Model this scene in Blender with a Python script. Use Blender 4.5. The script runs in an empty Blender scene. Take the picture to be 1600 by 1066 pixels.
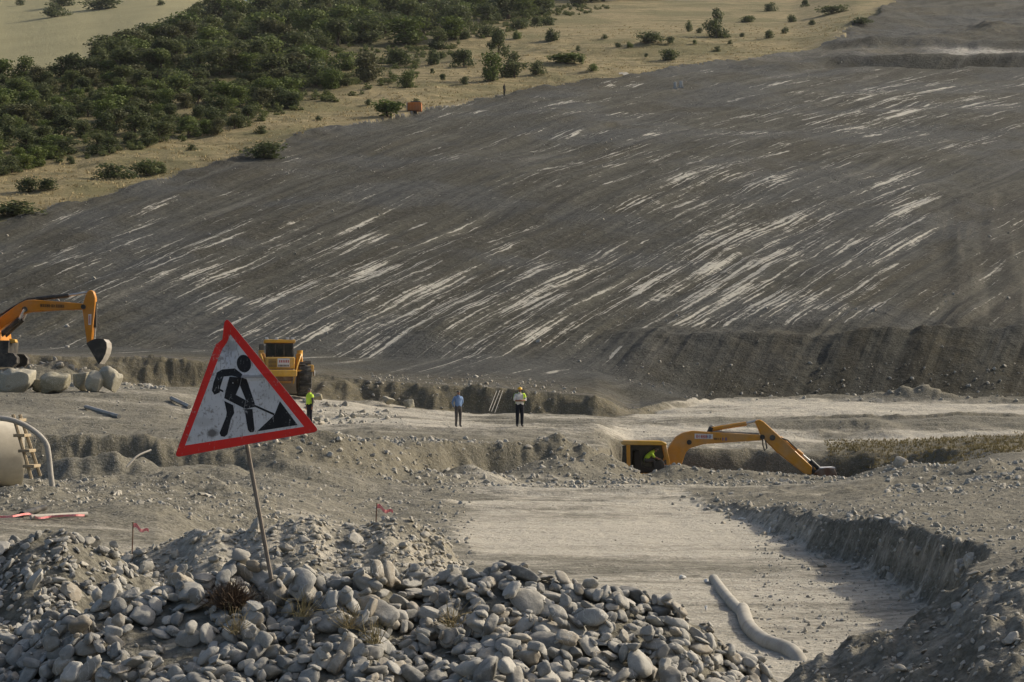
import bpy, bmesh, math, random
import numpy as np
from mathutils import Vector, Matrix

random.seed(7)
rng = np.random.default_rng(7)
scene = bpy.context.scene
COL = scene.collection
PI = math.pi

# ------------------------------------------------------------------ camera, sky, sun, exposure
F, CX, HY = 3200.0, 800.0, 632.0          # focal length in photo pixels, principal column, horizon row
cam_d = bpy.data.cameras.new('camera'); cam = bpy.data.objects.new('camera', cam_d); COL.objects.link(cam)
cam.location = (0, 0, 0); cam.rotation_euler = (PI/2, 0, 0)
cam_d.sensor_width = 36; cam_d.lens = 36*F/1600; cam_d.shift_y = (HY-533)/1600
cam_d.clip_start = 0.1; cam_d.clip_end = 5000
scene.camera = cam

SUN_AZ, SUN_EL = math.radians(64), math.radians(31)    # azimuth from +Y towards +X
world = bpy.data.worlds.new('World'); scene.world = world; world.use_nodes = True
wn = world.node_tree; bg = wn.nodes['Background']
sky = wn.nodes.new('ShaderNodeTexSky'); sky.sky_type = 'NISHITA'; sky.sun_disc = False
sky.sun_elevation = SUN_EL; sky.sun_rotation = SUN_AZ
sky.air_density = 1.0; sky.dust_density = 5.0; sky.ozone_density = 1.0
wn.links.new(sky.outputs[0], bg.inputs[0]); bg.inputs[1].default_value = 0.10
sd = bpy.data.lights.new('sun', 'SUN'); sun = bpy.data.objects.new('sun', sd); COL.objects.link(sun)
sd.energy = 3.2; sd.angle = math.radians(2.0); sd.color = (1.0, 0.89, 0.71)
sdir = Vector((math.sin(SUN_AZ)*math.cos(SUN_EL), math.cos(SUN_AZ)*math.cos(SUN_EL), math.sin(SUN_EL)))
sun.rotation_euler = sdir.to_track_quat('Z', 'Y').to_euler(); sun.location = (60, 40, 60)
scene.view_settings.view_transform = 'Standard'; scene.view_settings.look = 'None'
scene.view_settings.exposure = 0.40; scene.view_settings.gamma = 1.0
scene.cycles.use_denoising = True; scene.cycles.max_bounces = 5

# ------------------------------------------------------------------ helpers
def Z(d, py): return (HY-py)/F*d
def pt(px, py, d): return Vector(((px-CX)/F*d, d, (HY-py)/F*d))

def hash2(ix, iy, seed):
    h = (ix.astype(np.int64)*374761393 + iy.astype(np.int64)*668265263 + seed*974634777) & 0xFFFFFFFF
    h = ((h ^ (h >> 13))*1274126177) & 0xFFFFFFFF
    h = (h ^ (h >> 16)) & 0xFFFF
    return h/65535.0*2-1
def vnoise(x, y, seed=0):
    xi = np.floor(x); yi = np.floor(y); fx = x-xi; fy = y-yi
    fx = fx*fx*(3-2*fx); fy = fy*fy*(3-2*fy)
    a = hash2(xi, yi, seed); b = hash2(xi+1, yi, seed); c = hash2(xi, yi+1, seed); d = hash2(xi+1, yi+1, seed)
    return (a*(1-fx)+b*fx)*(1-fy)+(c*(1-fx)+d*fx)*fy
def fbm(x, y, oct=4, seed=0, gain=0.5):
    s = 0; a = 1.0; t = 0
    for o in range(oct):
        s = s+a*vnoise(x*2**o+17.3*o, y*2**o-9.1*o, seed+o*11); t += a; a *= gain
    return s/t
def sstep(a, b, x):
    t = np.clip((x-a)/(b-a), 0, 1); return t*t*(3-2*t)
def smax(a, b, k):
    h = np.clip(0.5+0.5*(a-b)/k, 0, 1); return b+(a-b)*h+k*h*(1-h)

def setp(o, label=None, cat=None, group=None, kind=None):
    if label: o['label'] = label
    if cat: o['category'] = cat
    if group: o['group'] = group
    if kind: o['kind'] = kind
    return o
def link(name, me, mat=None, parent=None):
    o = bpy.data.objects.new(name, me); COL.objects.link(o)
    if mat is not None and me is not None and not me.materials: me.materials.append(mat)
    if parent is not None: o.parent = parent
    return o
def empty(name, loc, rz=0):
    o = bpy.data.objects.new(name, None); COL.objects.link(o); o.location = loc; o.rotation_euler = (0, 0, rz)
    o.empty_display_size = 0.2
    return o
def np_mesh(name, V, Fc, smooth=True):
    """V (n,3); Fc (m,k) with k = 3 or 4"""
    me = bpy.data.meshes.new(name); n = len(V); m, k = Fc.shape
    me.vertices.add(n); me.vertices.foreach_set('co', np.ascontiguousarray(V, dtype=np.float32).ravel())
    me.loops.add(m*k); me.loops.foreach_set('vertex_index', np.ascontiguousarray(Fc, dtype=np.int32).ravel())
    me.polygons.add(m); me.polygons.foreach_set('loop_start', np.arange(0, m*k, k, dtype=np.int32))
    me.polygons.foreach_set('loop_total', np.full(m, k, dtype=np.int32))
    me.polygons.foreach_set('use_smooth', np.full(m, smooth))
    me.update(calc_edges=True)
    return me
def bm_mesh(name, bm, smooth=False):
    bmesh.ops.recalc_face_normals(bm, faces=bm.faces)
    me = bpy.data.meshes.new(name); bm.to_mesh(me); bm.free()
    if smooth:
        me.polygons.foreach_set('use_smooth', np.full(len(me.polygons), True))
        me.set_sharp_from_angle(angle=math.radians(38))
    return me
def bbox(bm, c, s, rot=None, bevel=0.0):
    m = Matrix.Translation(Vector(c)) @ (rot.to_4x4() if rot is not None else Matrix()) @ Matrix.Diagonal((*s, 1))
    r = bmesh.ops.create_cube(bm, size=1.0, matrix=m)
    if bevel:
        es = list({e for v in r['verts'] for e in v.link_edges})
        bmesh.ops.bevel(bm, geom=es, offset=bevel, segments=2, affect='EDGES', profile=0.5)
def bprism(bm, poly, th, y0=0.0, bevel=0.0):
    """polygon in (x,z) extruded along y by +-th/2 about y0"""
    vs = [bm.verts.new((x, y0-th/2, z)) for x, z in poly]; f = bm.faces.new(vs)
    r = bmesh.ops.extrude_face_region(bm, geom=[f])
    nv = [g for g in r['geom'] if isinstance(g, bmesh.types.BMVert)]
    bmesh.ops.translate(bm, verts=nv, vec=(0, th, 0))
    if bevel:
        es = list({e for v in vs+nv for e in v.link_edges})
        bmesh.ops.bevel(bm, geom=es, offset=bevel, segments=1, affect='EDGES')
def btube(bm, pts, r, n=8, caps=True):
    pts = [Vector(p) for p in pts]; rad = r if isinstance(r, (list, tuple)) else [r]*len(pts)
    rings = []; prev = None
    for i, p in enumerate(pts):
        t = (pts[min(i+1, len(pts)-1)]-pts[max(i-1, 0)]).normalized()
        if prev is None:
            a = Vector((0, 0, 1)) if abs(t.z) < 0.9 else Vector((1, 0, 0)); u = t.cross(a).normalized()
        else:
            u = (prev-t*prev.dot(t)).normalized()
        prev = u; w = t.cross(u)
        rings.append([bm.verts.new(p+(u*math.cos(2*PI*k/n)+w*math.sin(2*PI*k/n))*rad[i]) for k in range(n)])
    for a, b in zip(rings, rings[1:]):
        for k in range(n): bm.faces.new((a[k], a[(k+1) % n], b[(k+1) % n], b[k]))
    if caps: bm.faces.new(rings[0]); bm.faces.new(rings[-1])
def spline(pts, n=8):
    P = [Vector(p) for p in pts]; P = [P[0]*2-P[1]]+P+[P[-1]*2-P[-2]]; out = []
    for i in range(1, len(P)-2):
        for k in range(n):
            t = k/n; a, b, c, d = P[i-1], P[i], P[i+1], P[i+2]
            out.append(0.5*((2*b)+(c-a)*t+(2*a-5*b+4*c-d)*t*t+(3*b-a-3*c+d)*t**3))
    out.append(P[-2]); return out
def part_box(name, mat, parent, c, s, rot=None, bevel=0.02):
    bm = bmesh.new(); bbox(bm, c, s, rot, bevel); return link(name, bm_mesh(name, bm, True), mat, parent)
def part_tube(name, mat, parent, pts, r, n=10):
    bm = bmesh.new(); btube(bm, pts, r, n); return link(name, bm_mesh(name, bm, True), mat, parent)
def part_prism(name, mat, parent, poly, th, y0=0.0, bevel=0.02):
    bm = bmesh.new(); bprism(bm, poly, th, y0, bevel); return link(name, bm_mesh(name, bm, True), mat, parent)

# ------------------------------------------------------------------ materials
class NT:
    def __init__(s, name):
        s.m = bpy.data.materials.new(name); s.m.use_nodes = True; s.t = s.m.node_tree
        s.b = s.t.nodes['Principled BSDF']; s.b.inputs['Specular IOR Level'].default_value = 0.25
    def n(s, typ, ins=None, **kw):
        nd = s.t.nodes.new('ShaderNode'+typ)
        for k, v in kw.items(): setattr(nd, k, v)
        for k, v in (ins or {}).items():
            if hasattr(v, 'is_output'): s.t.links.new(v, nd.inputs[k])
            else: nd.inputs[k].default_value = v
        return nd
    def l(s, a, b): s.t.links.new(a, b)
    def coord(s, scale=(1, 1, 1), rot=(0, 0, 0), kind='Object'):
        tc = s.n('TexCoord'); mp = s.n('Mapping', {'Vector': tc.outputs[kind], 'Scale': scale, 'Rotation': rot}); return mp.outputs[0]
    def noise(s, vec, scale, detail=6, rough=0.6, dist=0.0):
        return s.n('TexNoise', {'Vector': vec, 'Scale': scale, 'Detail': detail, 'Roughness': rough, 'Distortion': dist}).outputs[0]
    def mix(s, f, a, b, blend='MIX'):
        nd = s.n('Mix', data_type='RGBA', blend_type=blend)
        for i, v in ((0, f), (6, a), (7, b)):
            if hasattr(v, 'is_output'): s.l(v, nd.inputs[i])
            else: nd.inputs[i].default_value = v if i == 0 else (*v, 1)[:4]
        return nd.outputs[2]
    def math(s, op, a, b=0.0, c=None, clamp=False):
        nd = s.n('Math', operation=op, use_clamp=clamp)
        for i, v in enumerate((a, b) if c is None else (a, b, c)):
            if hasattr(v, 'is_output'): s.l(v, nd.inputs[i])
            else: nd.inputs[i].default_value = v
        return nd.outputs[0]
    def step(s, v, a, b):
        nd = s.n('MapRange', {'Value': v, 'From Min': a, 'From Max': b}, interpolation_type='SMOOTHSTEP'); return nd.outputs[0]
    def bump(s, h, dist, strength=1.0, nrm=None):
        nd = s.n('Bump', {'Height': h, 'Distance': dist, 'Strength': strength})
        if nrm is not None: s.l(nrm, nd.inputs['Normal'])
        return nd.outputs[0]
    def out(s, col=None, rough=None, nrm=None):
        for k, v in (('Base Color', col), ('Roughness', rough), ('Normal', nrm)):
            if v is None: continue
            if hasattr(v, 'is_output'): s.l(v, s.b.inputs[k])
            else: s.b.inputs[k].default_value = (*v, 1) if k == 'Base Color' else v
        return s.m

def simple(name, col, rough=0.6, dirt=None, dirt_amt=0.5, scale=3.0, metal=0.0, spec=0.3):
    m = NT(name); co = m.coord(); nz = m.noise(co, scale, 8, 0.65)
    nz2 = m.noise(co, scale*7, 5, 0.6)
    c = m.mix(m.step(nz2, 0.3, 0.7), tuple(x*0.88 for x in col), col)
    if dirt is not None:
        c = m.mix(m.math('MULTIPLY', m.step(nz, 0.42, 0.68), dirt_amt), c, dirt)
    m.out(c, rough, m.bump(nz2, 0.004, 0.4)); m.b.inputs['Metallic'].default_value = metal
    m.b.inputs['Specular IOR Level'].default_value = spec
    return m.m

DUST = (0.33, 0.30, 0.25)
M = {}
M['yellow'] = simple('machine_yellow', (0.60, 0.27, 0.025), 0.45, DUST, 0.35, 0.8)
M['loader_yellow'] = simple('loader_yellow', (0.64, 0.36, 0.05), 0.45, DUST, 0.45, 0.9)
M['orange'] = simple('machine_orange', (0.56, 0.22, 0.012), 0.42, DUST, 0.25, 0.7)
M['dark'] = simple('dark_steel', (0.035, 0.034, 0.032), 0.5, DUST, 0.3, 1.5)
M['chrome'] = simple('rod_chrome', (0.62, 0.62, 0.60), 0.25, None, 0, 3, 0.7)
M['steel'] = simple('worn_steel', (0.42, 0.40, 0.36), 0.5, (0.20, 0.16, 0.12), 0.6, 2.0, 0.2)
M['rust'] = simple('rusty_steel', (0.17, 0.095, 0.06), 0.8, DUST, 0.6, 1.8)
M['postm'] = simple('weathered_post', (0.23, 0.20, 0.165), 0.75, (0.13, 0.09, 0.06), 0.6, 3.0)
M['rockgrey'] = simple('grey_cement', (0.55, 0.54, 0.50), 0.9, (0.12, 0.11, 0.1), 0.5, 1.5)
M['rubber'] = simple('dusty_rubber', (0.045, 0.043, 0.04), 0.85, (0.22, 0.20, 0.17), 0.7, 2.0)
M['glass'] = simple('dark_glass', (0.015, 0.02, 0.02), 0.08, DUST, 0.12, 1.2, 0.0, 0.6)
M['white'] = simple('white_print', (0.68, 0.68, 0.68), 0.5, DUST, 0.2)
M['redp'] = simple('red_print', (0.40, 0.03, 0.03), 0.5)
M['bluep'] = simple('blue_print', (0.05, 0.08, 0.28), 0.5)
M['blackp'] = simple('black_print', (0.03, 0.022, 0.015), 0.6)
M['wood'] = simple('weathered_wood', (0.36, 0.29, 0.19), 0.85, (0.20, 0.17, 0.13), 0.6, 4.0)
M['concrete'] = simple('pale_concrete', (0.56, 0.52, 0.43), 0.9, (0.36, 0.32, 0.25), 0.5, 1.3)
M['hose'] = simple('grey_hose', (0.42, 0.40, 0.36), 0.7, (0.25, 0.23, 0.2), 0.5, 5)
M['pvc'] = simple('dusty_white_pvc', (0.41, 0.39, 0.34), 0.75, (0.27, 0.25, 0.21), 0.8, 3)
M['plastic'] = simple('white_plastic', (0.72, 0.72, 0.70), 0.45, DUST, 0.4, 5)
M['ribbon'] = simple('pink_ribbon', (0.85, 0.26, 0.26), 0.7, (0.75, 0.6, 0.57), 0.5, 9)
M['pale_stick'] = simple('pale_stick', (0.48, 0.45, 0.39), 0.8)
M['boulder'] = None
M['skin'] = simple('skin', (0.30, 0.16, 0.10), 0.6)
M['hair'] = simple('hair', (0.12, 0.11, 0.10), 0.8)
M['navy'] = simple('navy_cloth', (0.012, 0.014, 0.022), 0.9)
M['greycloth'] = simple('grey_cloth', (0.085, 0.078, 0.075), 0.9)
M['blue'] = simple('blue_shirt', (0.16, 0.25, 0.43), 0.9)
M['whitecloth'] = simple('white_cloth', (0.70, 0.68, 0.62), 0.9)
M['hivis'] = simple('hi_vis', (0.52, 0.75, 0.06), 0.7)
M['hat'] = simple('yellow_hard_hat', (0.78, 0.45, 0.03), 0.35)
M['blackcloth'] = simple('black_cloth', (0.015, 0.015, 0.015), 0.9)
M['boxorange'] = simple('orange_panel', (0.62, 0.20, 0.04), 0.6, DUST, 0.25, 0.7)

def mat_ground():
    m = NT('site_earth'); co = m.coord()
    at = m.n('Attribute', attribute_name='mask'); sep = m.n('SeparateColor', {0: at.outputs['Color']})
    n1 = m.noise(co, 0.35, 10, 0.62); n2 = m.noise(co, 2.2, 8, 0.65); n3 = m.noise(co, 11.0, 6, 0.65); n4 = m.noise(co, 38.0, 3, 0.6)
    st = m.noise(m.coord((0.12, 1.0, 1.0)), 1.3, 8, 0.62)             # drag marks left by tracks
    pale = m.math('ADD', sep.outputs[0], m.math('MULTIPLY', m.math('SUBTRACT', n2, 0.5), 0.9))
    pale = m.math('ADD', pale, m.math('MULTIPLY', m.math('SUBTRACT', st, 0.5), 1.0))
    pale = m.math('ADD', pale, m.math('MULTIPLY', m.math('SUBTRACT', n1, 0.5), 0.5))
    n0 = m.noise(m.coord((0.35, 1.0, 1.0)), 0.16, 6, 0.6)
    pale = m.math('ADD', pale, m.math('MULTIPLY', m.math('SUBTRACT', n0, 0.5), 1.5))
    soil = m.mix(m.step(n3, 0.35, 0.65), (0.098, 0.092, 0.072), (0.205, 0.194, 0.156))
    chalk = m.mix(m.step(n3, 0.3, 0.7), (0.33, 0.305, 0.25), (0.50, 0.47, 0.40))
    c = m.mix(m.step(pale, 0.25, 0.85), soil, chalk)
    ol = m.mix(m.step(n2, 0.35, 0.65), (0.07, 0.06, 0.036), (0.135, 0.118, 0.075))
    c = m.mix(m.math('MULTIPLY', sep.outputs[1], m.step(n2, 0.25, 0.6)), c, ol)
    # fine pebbles
    vo = m.n('TexVoronoi', {'Vector': co, 'Scale': 14.0, 'Randomness': 1.0})
    peb = m.math('MULTIPLY', m.step(vo.outputs['Distance'], 0.42, 0.15), m.step(n2, 0.42, 0.6))
    c = m.mix(m.math('MULTIPLY', peb, 0.55), c, (0.38, 0.365, 0.33))
    nb = m.bump(n2, 0.13, 0.8); nb = m.bump(st, 0.05, 0.8, nb); nb = m.bump(n3, 0.035, 0.8, nb); nb = m.bump(peb, 0.02, 0.7, nb); nb = m.bump(n4, 0.006, 0.7, nb)
    return m.out(c, 0.95, nb)

STREAK_ROT = math.atan2(0.28, 0.96)      # furrows run along (0.28, 0.96) in plan
def mat_slope():
    m = NT('graded_shale'); at = m.n('Attribute', attribute_name='mask'); sep = m.n('SeparateColor', {0: at.outputs['Color']})
    co = m.coord()
    fl = m.n('Attribute', attribute_name='flow').outputs['Vector']      # x: constant along each furrow, y: uphill
    def stretch(sx, sy):
        return m.n('Mapping', {'Vector': fl, 'Scale': (sx, sy, 0.0)}).outputs[0]
    fine = m.noise(co, 1.4, 8, 0.7); big = m.noise(co, 0.05, 5, 0.55)
    s1 = m.noise(stretch(0.75, 0.03), 1.0, 7, 0.6, 0.2); s2 = m.noise(stretch(0.35, 0.02), 1.0, 5, 0.6)
    s3 = m.noise(stretch(3.2, 0.085), 1.0, 6, 0.62, 0.05)
    base = m.mix(m.step(s1, 0.3, 0.7), (0.038, 0.038, 0.030), (0.080, 0.079, 0.064))
    base = m.mix(m.math('MULTIPLY', m.step(s2, 0.44, 0.60), 0.75), base, (0.036, 0.033, 0.022))
    base = m.mix(m.math('MULTIPLY', m.step(big, 0.45, 0.6), 0.6), base, (0.064, 0.070, 0.074))
    base = m.mix(m.math('MULTIPLY', m.step(m.noise(stretch(0.5, 0.025), 1.0, 6, 0.65), 0.55, 0.72), 0.55), base, (0.165, 0.16, 0.14))
    base = m.mix(m.math('MULTIPLY', m.step(fine, 0.5, 0.75), 0.35), base, (0.14, 0.136, 0.116))
    base = m.mix(m.math('MULTIPLY', m.step(fine, 0.48, 0.25), 0.5), base, (0.035, 0.033, 0.028))
    # scraped chalk: thresholded streak noise, denser where the mask says so
    tx = m.n('SeparateXYZ', {0: fl}).outputs[2]; tn = m.noise(m.n('CombineXYZ', {0: tx, 1: m.math('MULTIPLY', m.n('SeparateXYZ', {0: fl}).outputs[1], 0.05)}).outputs[0], 0.5, 3, 0.6)
    base = m.mix(m.math('MULTIPLY', m.math('MULTIPLY', at.outputs['Alpha'], 0.6), m.step(tn, 0.46, 0.60)), base, (0.045, 0.042, 0.034))
    base = m.mix(m.math('MULTIPLY', m.math('MULTIPLY', at.outputs['Alpha'], 0.55), m.step(tn, 0.46, 0.36)), base, (0.125, 0.118, 0.095))
    v = m.math('ADD', m.math('MULTIPLY', s1, 0.36), m.math('MULTIPLY', s3, 0.64))
    v = m.math('ADD', v, m.math('MULTIPLY', sep.outputs[2], 0.17))
    v = m.math('ADD', v, m.math('MULTIPLY', m.math('SUBTRACT', m.noise(stretch(0.2, 0.06), 1.0, 4, 0.6), 0.5), 0.32))
    grain = m.noise(co, 3.6, 6, 0.7)
    v = m.math('ADD', v, m.math('MULTIPLY', m.math('SUBTRACT', fine, 0.5), 0.16)); v = m.math('ADD', v, m.math('MULTIPLY', m.math('SUBTRACT', grain, 0.5), 0.12))
    base = m.mix(m.math('MULTIPLY', m.step(grain, 0.52, 0.72), 0.6), base, (0.15, 0.145, 0.125)); base = m.mix(m.math('MULTIPLY', m.step(grain, 0.46, 0.28), 0.6), base, (0.028, 0.026, 0.021))
    f = m.step(v, 0.606, 0.658)
    c = m.mix(m.math('MULTIPLY', f, 0.9), base, m.mix(fine, (0.32, 0.31, 0.27), (0.66, 0.64, 0.57)))
    c = m.mix(m.math('MULTIPLY', sep.outputs[0], m.step(fine, 0.3, 0.6)), c, (0.47, 0.45, 0.40))
    c = m.mix(m.math('MULTIPLY', sep.outputs[1], m.step(m.noise(co, 0.8, 6, 0.65), 0.4, 0.65)), c, (0.115, 0.092, 0.045))
    nb = m.bump(s1, 0.35, 0.8); nb = m.bump(s3, 0.16, 0.9, nb); nb = m.bump(fine, 0.30, 1.0, nb); nb = m.bump(m.noise(co, 5.0, 5, 0.7), 0.12, 1.0, nb)
    return m.out(c, 0.97, nb)

def mat_grass():
    m = NT('dry_hillside'); at = m.n('Attribute', attribute_name='mask'); sep = m.n('SeparateColor', {0: at.outputs['Color']})
    co = m.coord(); n1 = m.noise(co, 0.045, 6, 0.6); n2 = m.noise(co, 0.5, 8, 0.7); n3 = m.noise(co, 3.0, 6, 0.7)
    terr = m.noise(m.coord((0.05, 0.3, 0.0)), 1.0, 6, 0.6, 0.4)
    c = m.mix(m.step(n2, 0.3, 0.7), (0.18, 0.148, 0.072), (0.33, 0.272, 0.145))
    c = m.mix(m.math('MULTIPLY', m.step(n1, 0.45, 0.6), 0.75), c, (0.13, 0.125, 0.052))
    c = m.mix(m.math('MULTIPLY', m.step(terr, 0.52, 0.62), 0.65), c, (0.125, 0.115, 0.05))
    c = m.mix(m.math('MULTIPLY', m.step(n3, 0.5, 0.75), 0.5), c, (0.46, 0.37, 0.21))
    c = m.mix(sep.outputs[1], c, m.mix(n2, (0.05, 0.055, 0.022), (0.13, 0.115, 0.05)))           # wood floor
    c = m.mix(sep.outputs[2], c, m.mix(n1, (0.23, 0.215, 0.11), (0.36, 0.325, 0.18)))              # far mown field
    c = m.mix(m.math('MULTIPLY', sep.outputs[0], m.step(n2, 0.35, 0.6)), c, (0.12, 0.105, 0.08))
    nb = m.bump(n2, 0.8, 0.7); nb = m.bump(n3, 0.25, 0.9, nb)
    return m.out(c, 0.95, nb)

def mat_stone(name, lo, hi, warm):
    m = NT(name); co = m.coord()
    oi = m.n('ObjectInfo'); ge = m.n('NewGeometry')
    rnd = m.math('FRACT', m.math('ADD', oi.outputs['Random'], ge.outputs['Random Per Island']))
    r2 = m.math('FRACT', m.math('MULTIPLY', rnd, 7.31)); r3 = m.math('FRACT', m.math('MULTIPLY', rnd, 23.7))
    wc = m.n('NewGeometry').outputs['Position']
    n1 = m.noise(wc, 14, 6, 0.65); n2 = m.noise(wc, 90, 4, 0.65)
    c = m.mix(rnd, lo, hi)
    c = m.mix(m.math('MULTIPLY', m.step(r2, 0.6, 1.0), 0.7), c, warm)
    c = m.mix(m.math('MULTIPLY', m.step(n1, 0.45, 0.7), 0.45), c, tuple(x*1.35 for x in hi))
    c = m.mix(m.math('MULTIPLY', m.step(n2, 0.5, 0.75), 0.4), c, tuple(x*0.6 for x in lo))
    vein = m.n('TexWave', {'Vector': wc, 'Scale': 6.0, 'Distortion': 9.0, 'Detail': 3.0, 'Detail Scale': 2.0})
    c = m.mix(m.math('MULTIPLY', m.step(vein.outputs[1], 0.985, 1.0), m.step(r3, 0.72, 0.8)), c, (0.55, 0.54, 0.5))
    up = m.n('SeparateXYZ', {0: ge.outputs['Normal']}).outputs[2]
    c = m.mix(m.math('MULTIPLY', m.math('MULTIPLY', m.step(up, 0.2, 0.95), m.step(n1, 0.3, 0.6)), 0.45), c, (0.40, 0.375, 0.32))   # settled dust
    nb = m.bump(n1, 0.02, 0.5); nb = m.bump(n2, 0.003, 0.6, nb)
    return m.out(c, 0.85, nb)

def mat_leaf(name, cols, trans=0.25):
    m = NT(name); oi = m.n('ObjectInfo'); ge = m.n('NewGeometry')
    c = m.mix(oi.outputs['Random'], cols[0], cols[1])
    r2 = m.math('FRACT', m.math('MULTIPLY', oi.outputs['Random'], 13.7))
    c = m.mix(m.step(r2, 0.78, 0.95), c, cols[2])
    c = m.mix(m.math('MULTIPLY', ge.outputs['Random Per Island'], 0.55), c, tuple(x*1.9 for x in cols[1]))
    m.out(c, 0.7)
    tr = m.n('BsdfTranslucent'); m.l(c, tr.inputs[0])
    mx = m.n('MixShader', {0: trans}); m.l(m.b.outputs[0], mx.inputs[1]); m.l(tr.outputs[0], mx.inputs[2])
    m.l(mx.outputs[0], m.t.nodes['Material Output'].inputs[0])
    return m.m

M['ground'] = mat_ground(); M['slope'] = mat_slope(); M['grass'] = mat_grass()
M['stone'] = mat_stone('river_stone', (0.16, 0.16, 0.15), (0.39, 0.383, 0.353), (0.29, 0.245, 0.18))
M['rock'] = mat_stone('quarry_rubble', (0.25, 0.24, 0.21), (0.43, 0.41, 0.36), (0.31, 0.27, 0.20))
M['boulder'] = mat_stone('limestone_boulder', (0.25, 0.235, 0.18), (0.38, 0.355, 0.28), (0.25, 0.22, 0.13))
M['leaf'] = mat_leaf('leaf', ((0.045, 0.064, 0.026), (0.082, 0.096, 0.04), (0.115, 0.155, 0.04)), 0.38)
M['leafgreen'] = mat_leaf('leaf_bright', ((0.07, 0.10, 0.02), (0.09, 0.12, 0.03), (0.11, 0.14, 0.03)))
M['brush'] = mat_leaf('brush', ((0.052, 0.062, 0.028), (0.085, 0.086, 0.04), (0.10, 0.13, 0.04)), 0.3)
M['olivegrass'] = mat_leaf('olive_grass', ((0.10, 0.088, 0.04), (0.15, 0.125, 0.06), (0.22, 0.17, 0.08)), 0.2)
M['bark'] = simple('bark', (0.09, 0.07, 0.05), 0.95)
M['straw'] = mat_leaf('straw', ((0.24, 0.195, 0.10), (0.31, 0.255, 0.14), (0.20, 0.175, 0.085)))
M['deadbush'] = mat_leaf('dead_twig', ((0.09, 0.06, 0.04), (0.12, 0.085, 0.055), (0.15, 0.10, 0.06)), 0.1)

# ------------------------------------------------------------------ terrain
def plane(d): return 2.2+0.245*(d-125)
FAR = [(137, plane(137)), (300, plane(300)), (354, plane(354)), (430, plane(430)), (600, plane(600)), (1200, plane(1050))]
FARR = FAR[:2]+[(350, plane(350)), (362, plane(350)+0.6), (368, Z(368, 84)), (390, Z(390, 77)), (395, Z(395, 61)), (430, Z(430, 48)), (600, Z(600, -25)), (1200, Z(1200, -120))]
NEAR = [(1, -1.75), (14, -1.8)]
def prof(*q): return [(d, z if z < 5 and z > -5 and not isinstance(z, str) else Z(d, z)) if not isinstance(z, str) else (d, float(z)) for d, z in q]
# near ground, pit and lower track: (distance, photo row or small height)
COLS_A = [(p, (NEAR if p < 1250 else [(1, -1.75), (8, -2.0), (14, -2.75)])+prof(*q)) for p, q in [
 (-900, [(22, -1.8), (28, 818), (33, 800), (36, 768), (42, 744), (43.5, -2.3), (60, -2.6)]),
 (0, [(22, -1.8), (28, 818), (33, 800), (36, 768), (42, 744), (43.5, -2.3), (60, -2.6)]),
 (130, [(22, -1.9), (29, 815), (34, 800), (39, 770), (45, 740), (46.5, -2.3), (60, -2.6)]),
 (250, [(22, -2.0), (30, 812), (36, 800), (42, 772), (48, 743), (49.5, -2.3), (70, -2.6)]),
 (430, [(20, -2.4), (30, -2.55), (45, 783), (55, 765), (60, 742), (62, -2.4), (80, -2.6)]),
 (600, [(20, -2.7), (45, -2.75), (66, 764), (80, 750), (90, -2.8)]),
 (760, [(20, -2.75), (45, -2.8), (70, 760), (77, 755), (95, -2.9)]),
 (1180, [(20, -2.8), (45, -2.8), (72, 762), (78, 758), (95, -3.0)]),
 (1300, [(20, -2.8), (45, -2.8), (72, 762), (78, 758), (95, -3.0)]),
 (1410, [(20, -2.8), (45, -2.6), (60, 764), (70, 756), (75, 748), (80, -2.9), (88, -3.0), (95, -2.9)]),
 (1600, [(20, -2.6), (40, 800), (55, 755), (70, 738), (80, 722), (86, 703), (95, 692)]),
 (2500, [(20, -2.6), (40, 790), (55, 745), (70, 730), (80, 715), (86, 703), (95, 692)])]]
# terrace above the ditch, people and haul road
COLS_B = [(p, prof(*q)) for p, q in [
 (-900, [(64, 692), (70, 678), (86, 613), (92, 606), (97, 600), (101, 580), (105, 562), (115, 560)]), (0, [(64, 692), (70, 678), (86, 613), (92, 606), (97, 600), (101, 580), (105, 562), (115, 560)]),
 (130, [(65, 692), (71, 679), (86, 613), (93, 607), (100, 600), (106, 592), (115, 590)]), (250, [(66, 694), (71, 681), (89, 613), (106, 606), (115, 604)]),
 (400, [(66, 693), (78, 672), (90, 640), (98, 621), (106, 614), (115, 612)]), (490, [(72, 692), (86, 680), (95, 668), (100, 652), (106, 626), (118, 619)]), (600, [(71, 696), (82, 684), (95, 667), (112, 631), (125, 629)]),
 (760, [(75, 704), (84, 688), (97, 670), (108, 653), (116, 645)]), (930, [(79, 710), (88, 692), (97, 668), (110, 655), (118, 648)]),
 (985, [(92, 708), (95, 698), (100, 675), (112, 651), (117, 643), (124, 628), (128, 623)]), (1100, [(92, 705), (95, 695), (100, 674), (113, 647), (126, 630), (128, 623)]),
 (1310, [(92, 712), (95, 702), (101, 684), (103.5, 661), (105.5, 656), (108.5, 659), (109.2, 650), (113, 647), (126, 630), (128, 623)]),
 (1600, [(80, 722), (86, 703), (95, 692), (101, 680), (103.5, 662), (105.5, 653), (108.5, 658), (109.2, 648), (113, 647), (126, 630), (128, 623)]),
 (2500, [(80, 715), (86, 703), (95, 692), (101, 680), (103.5, 662), (105.5, 653), (108.5, 658), (109.2, 648), (113, 647), (126, 630), (128, 623)])]]
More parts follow.
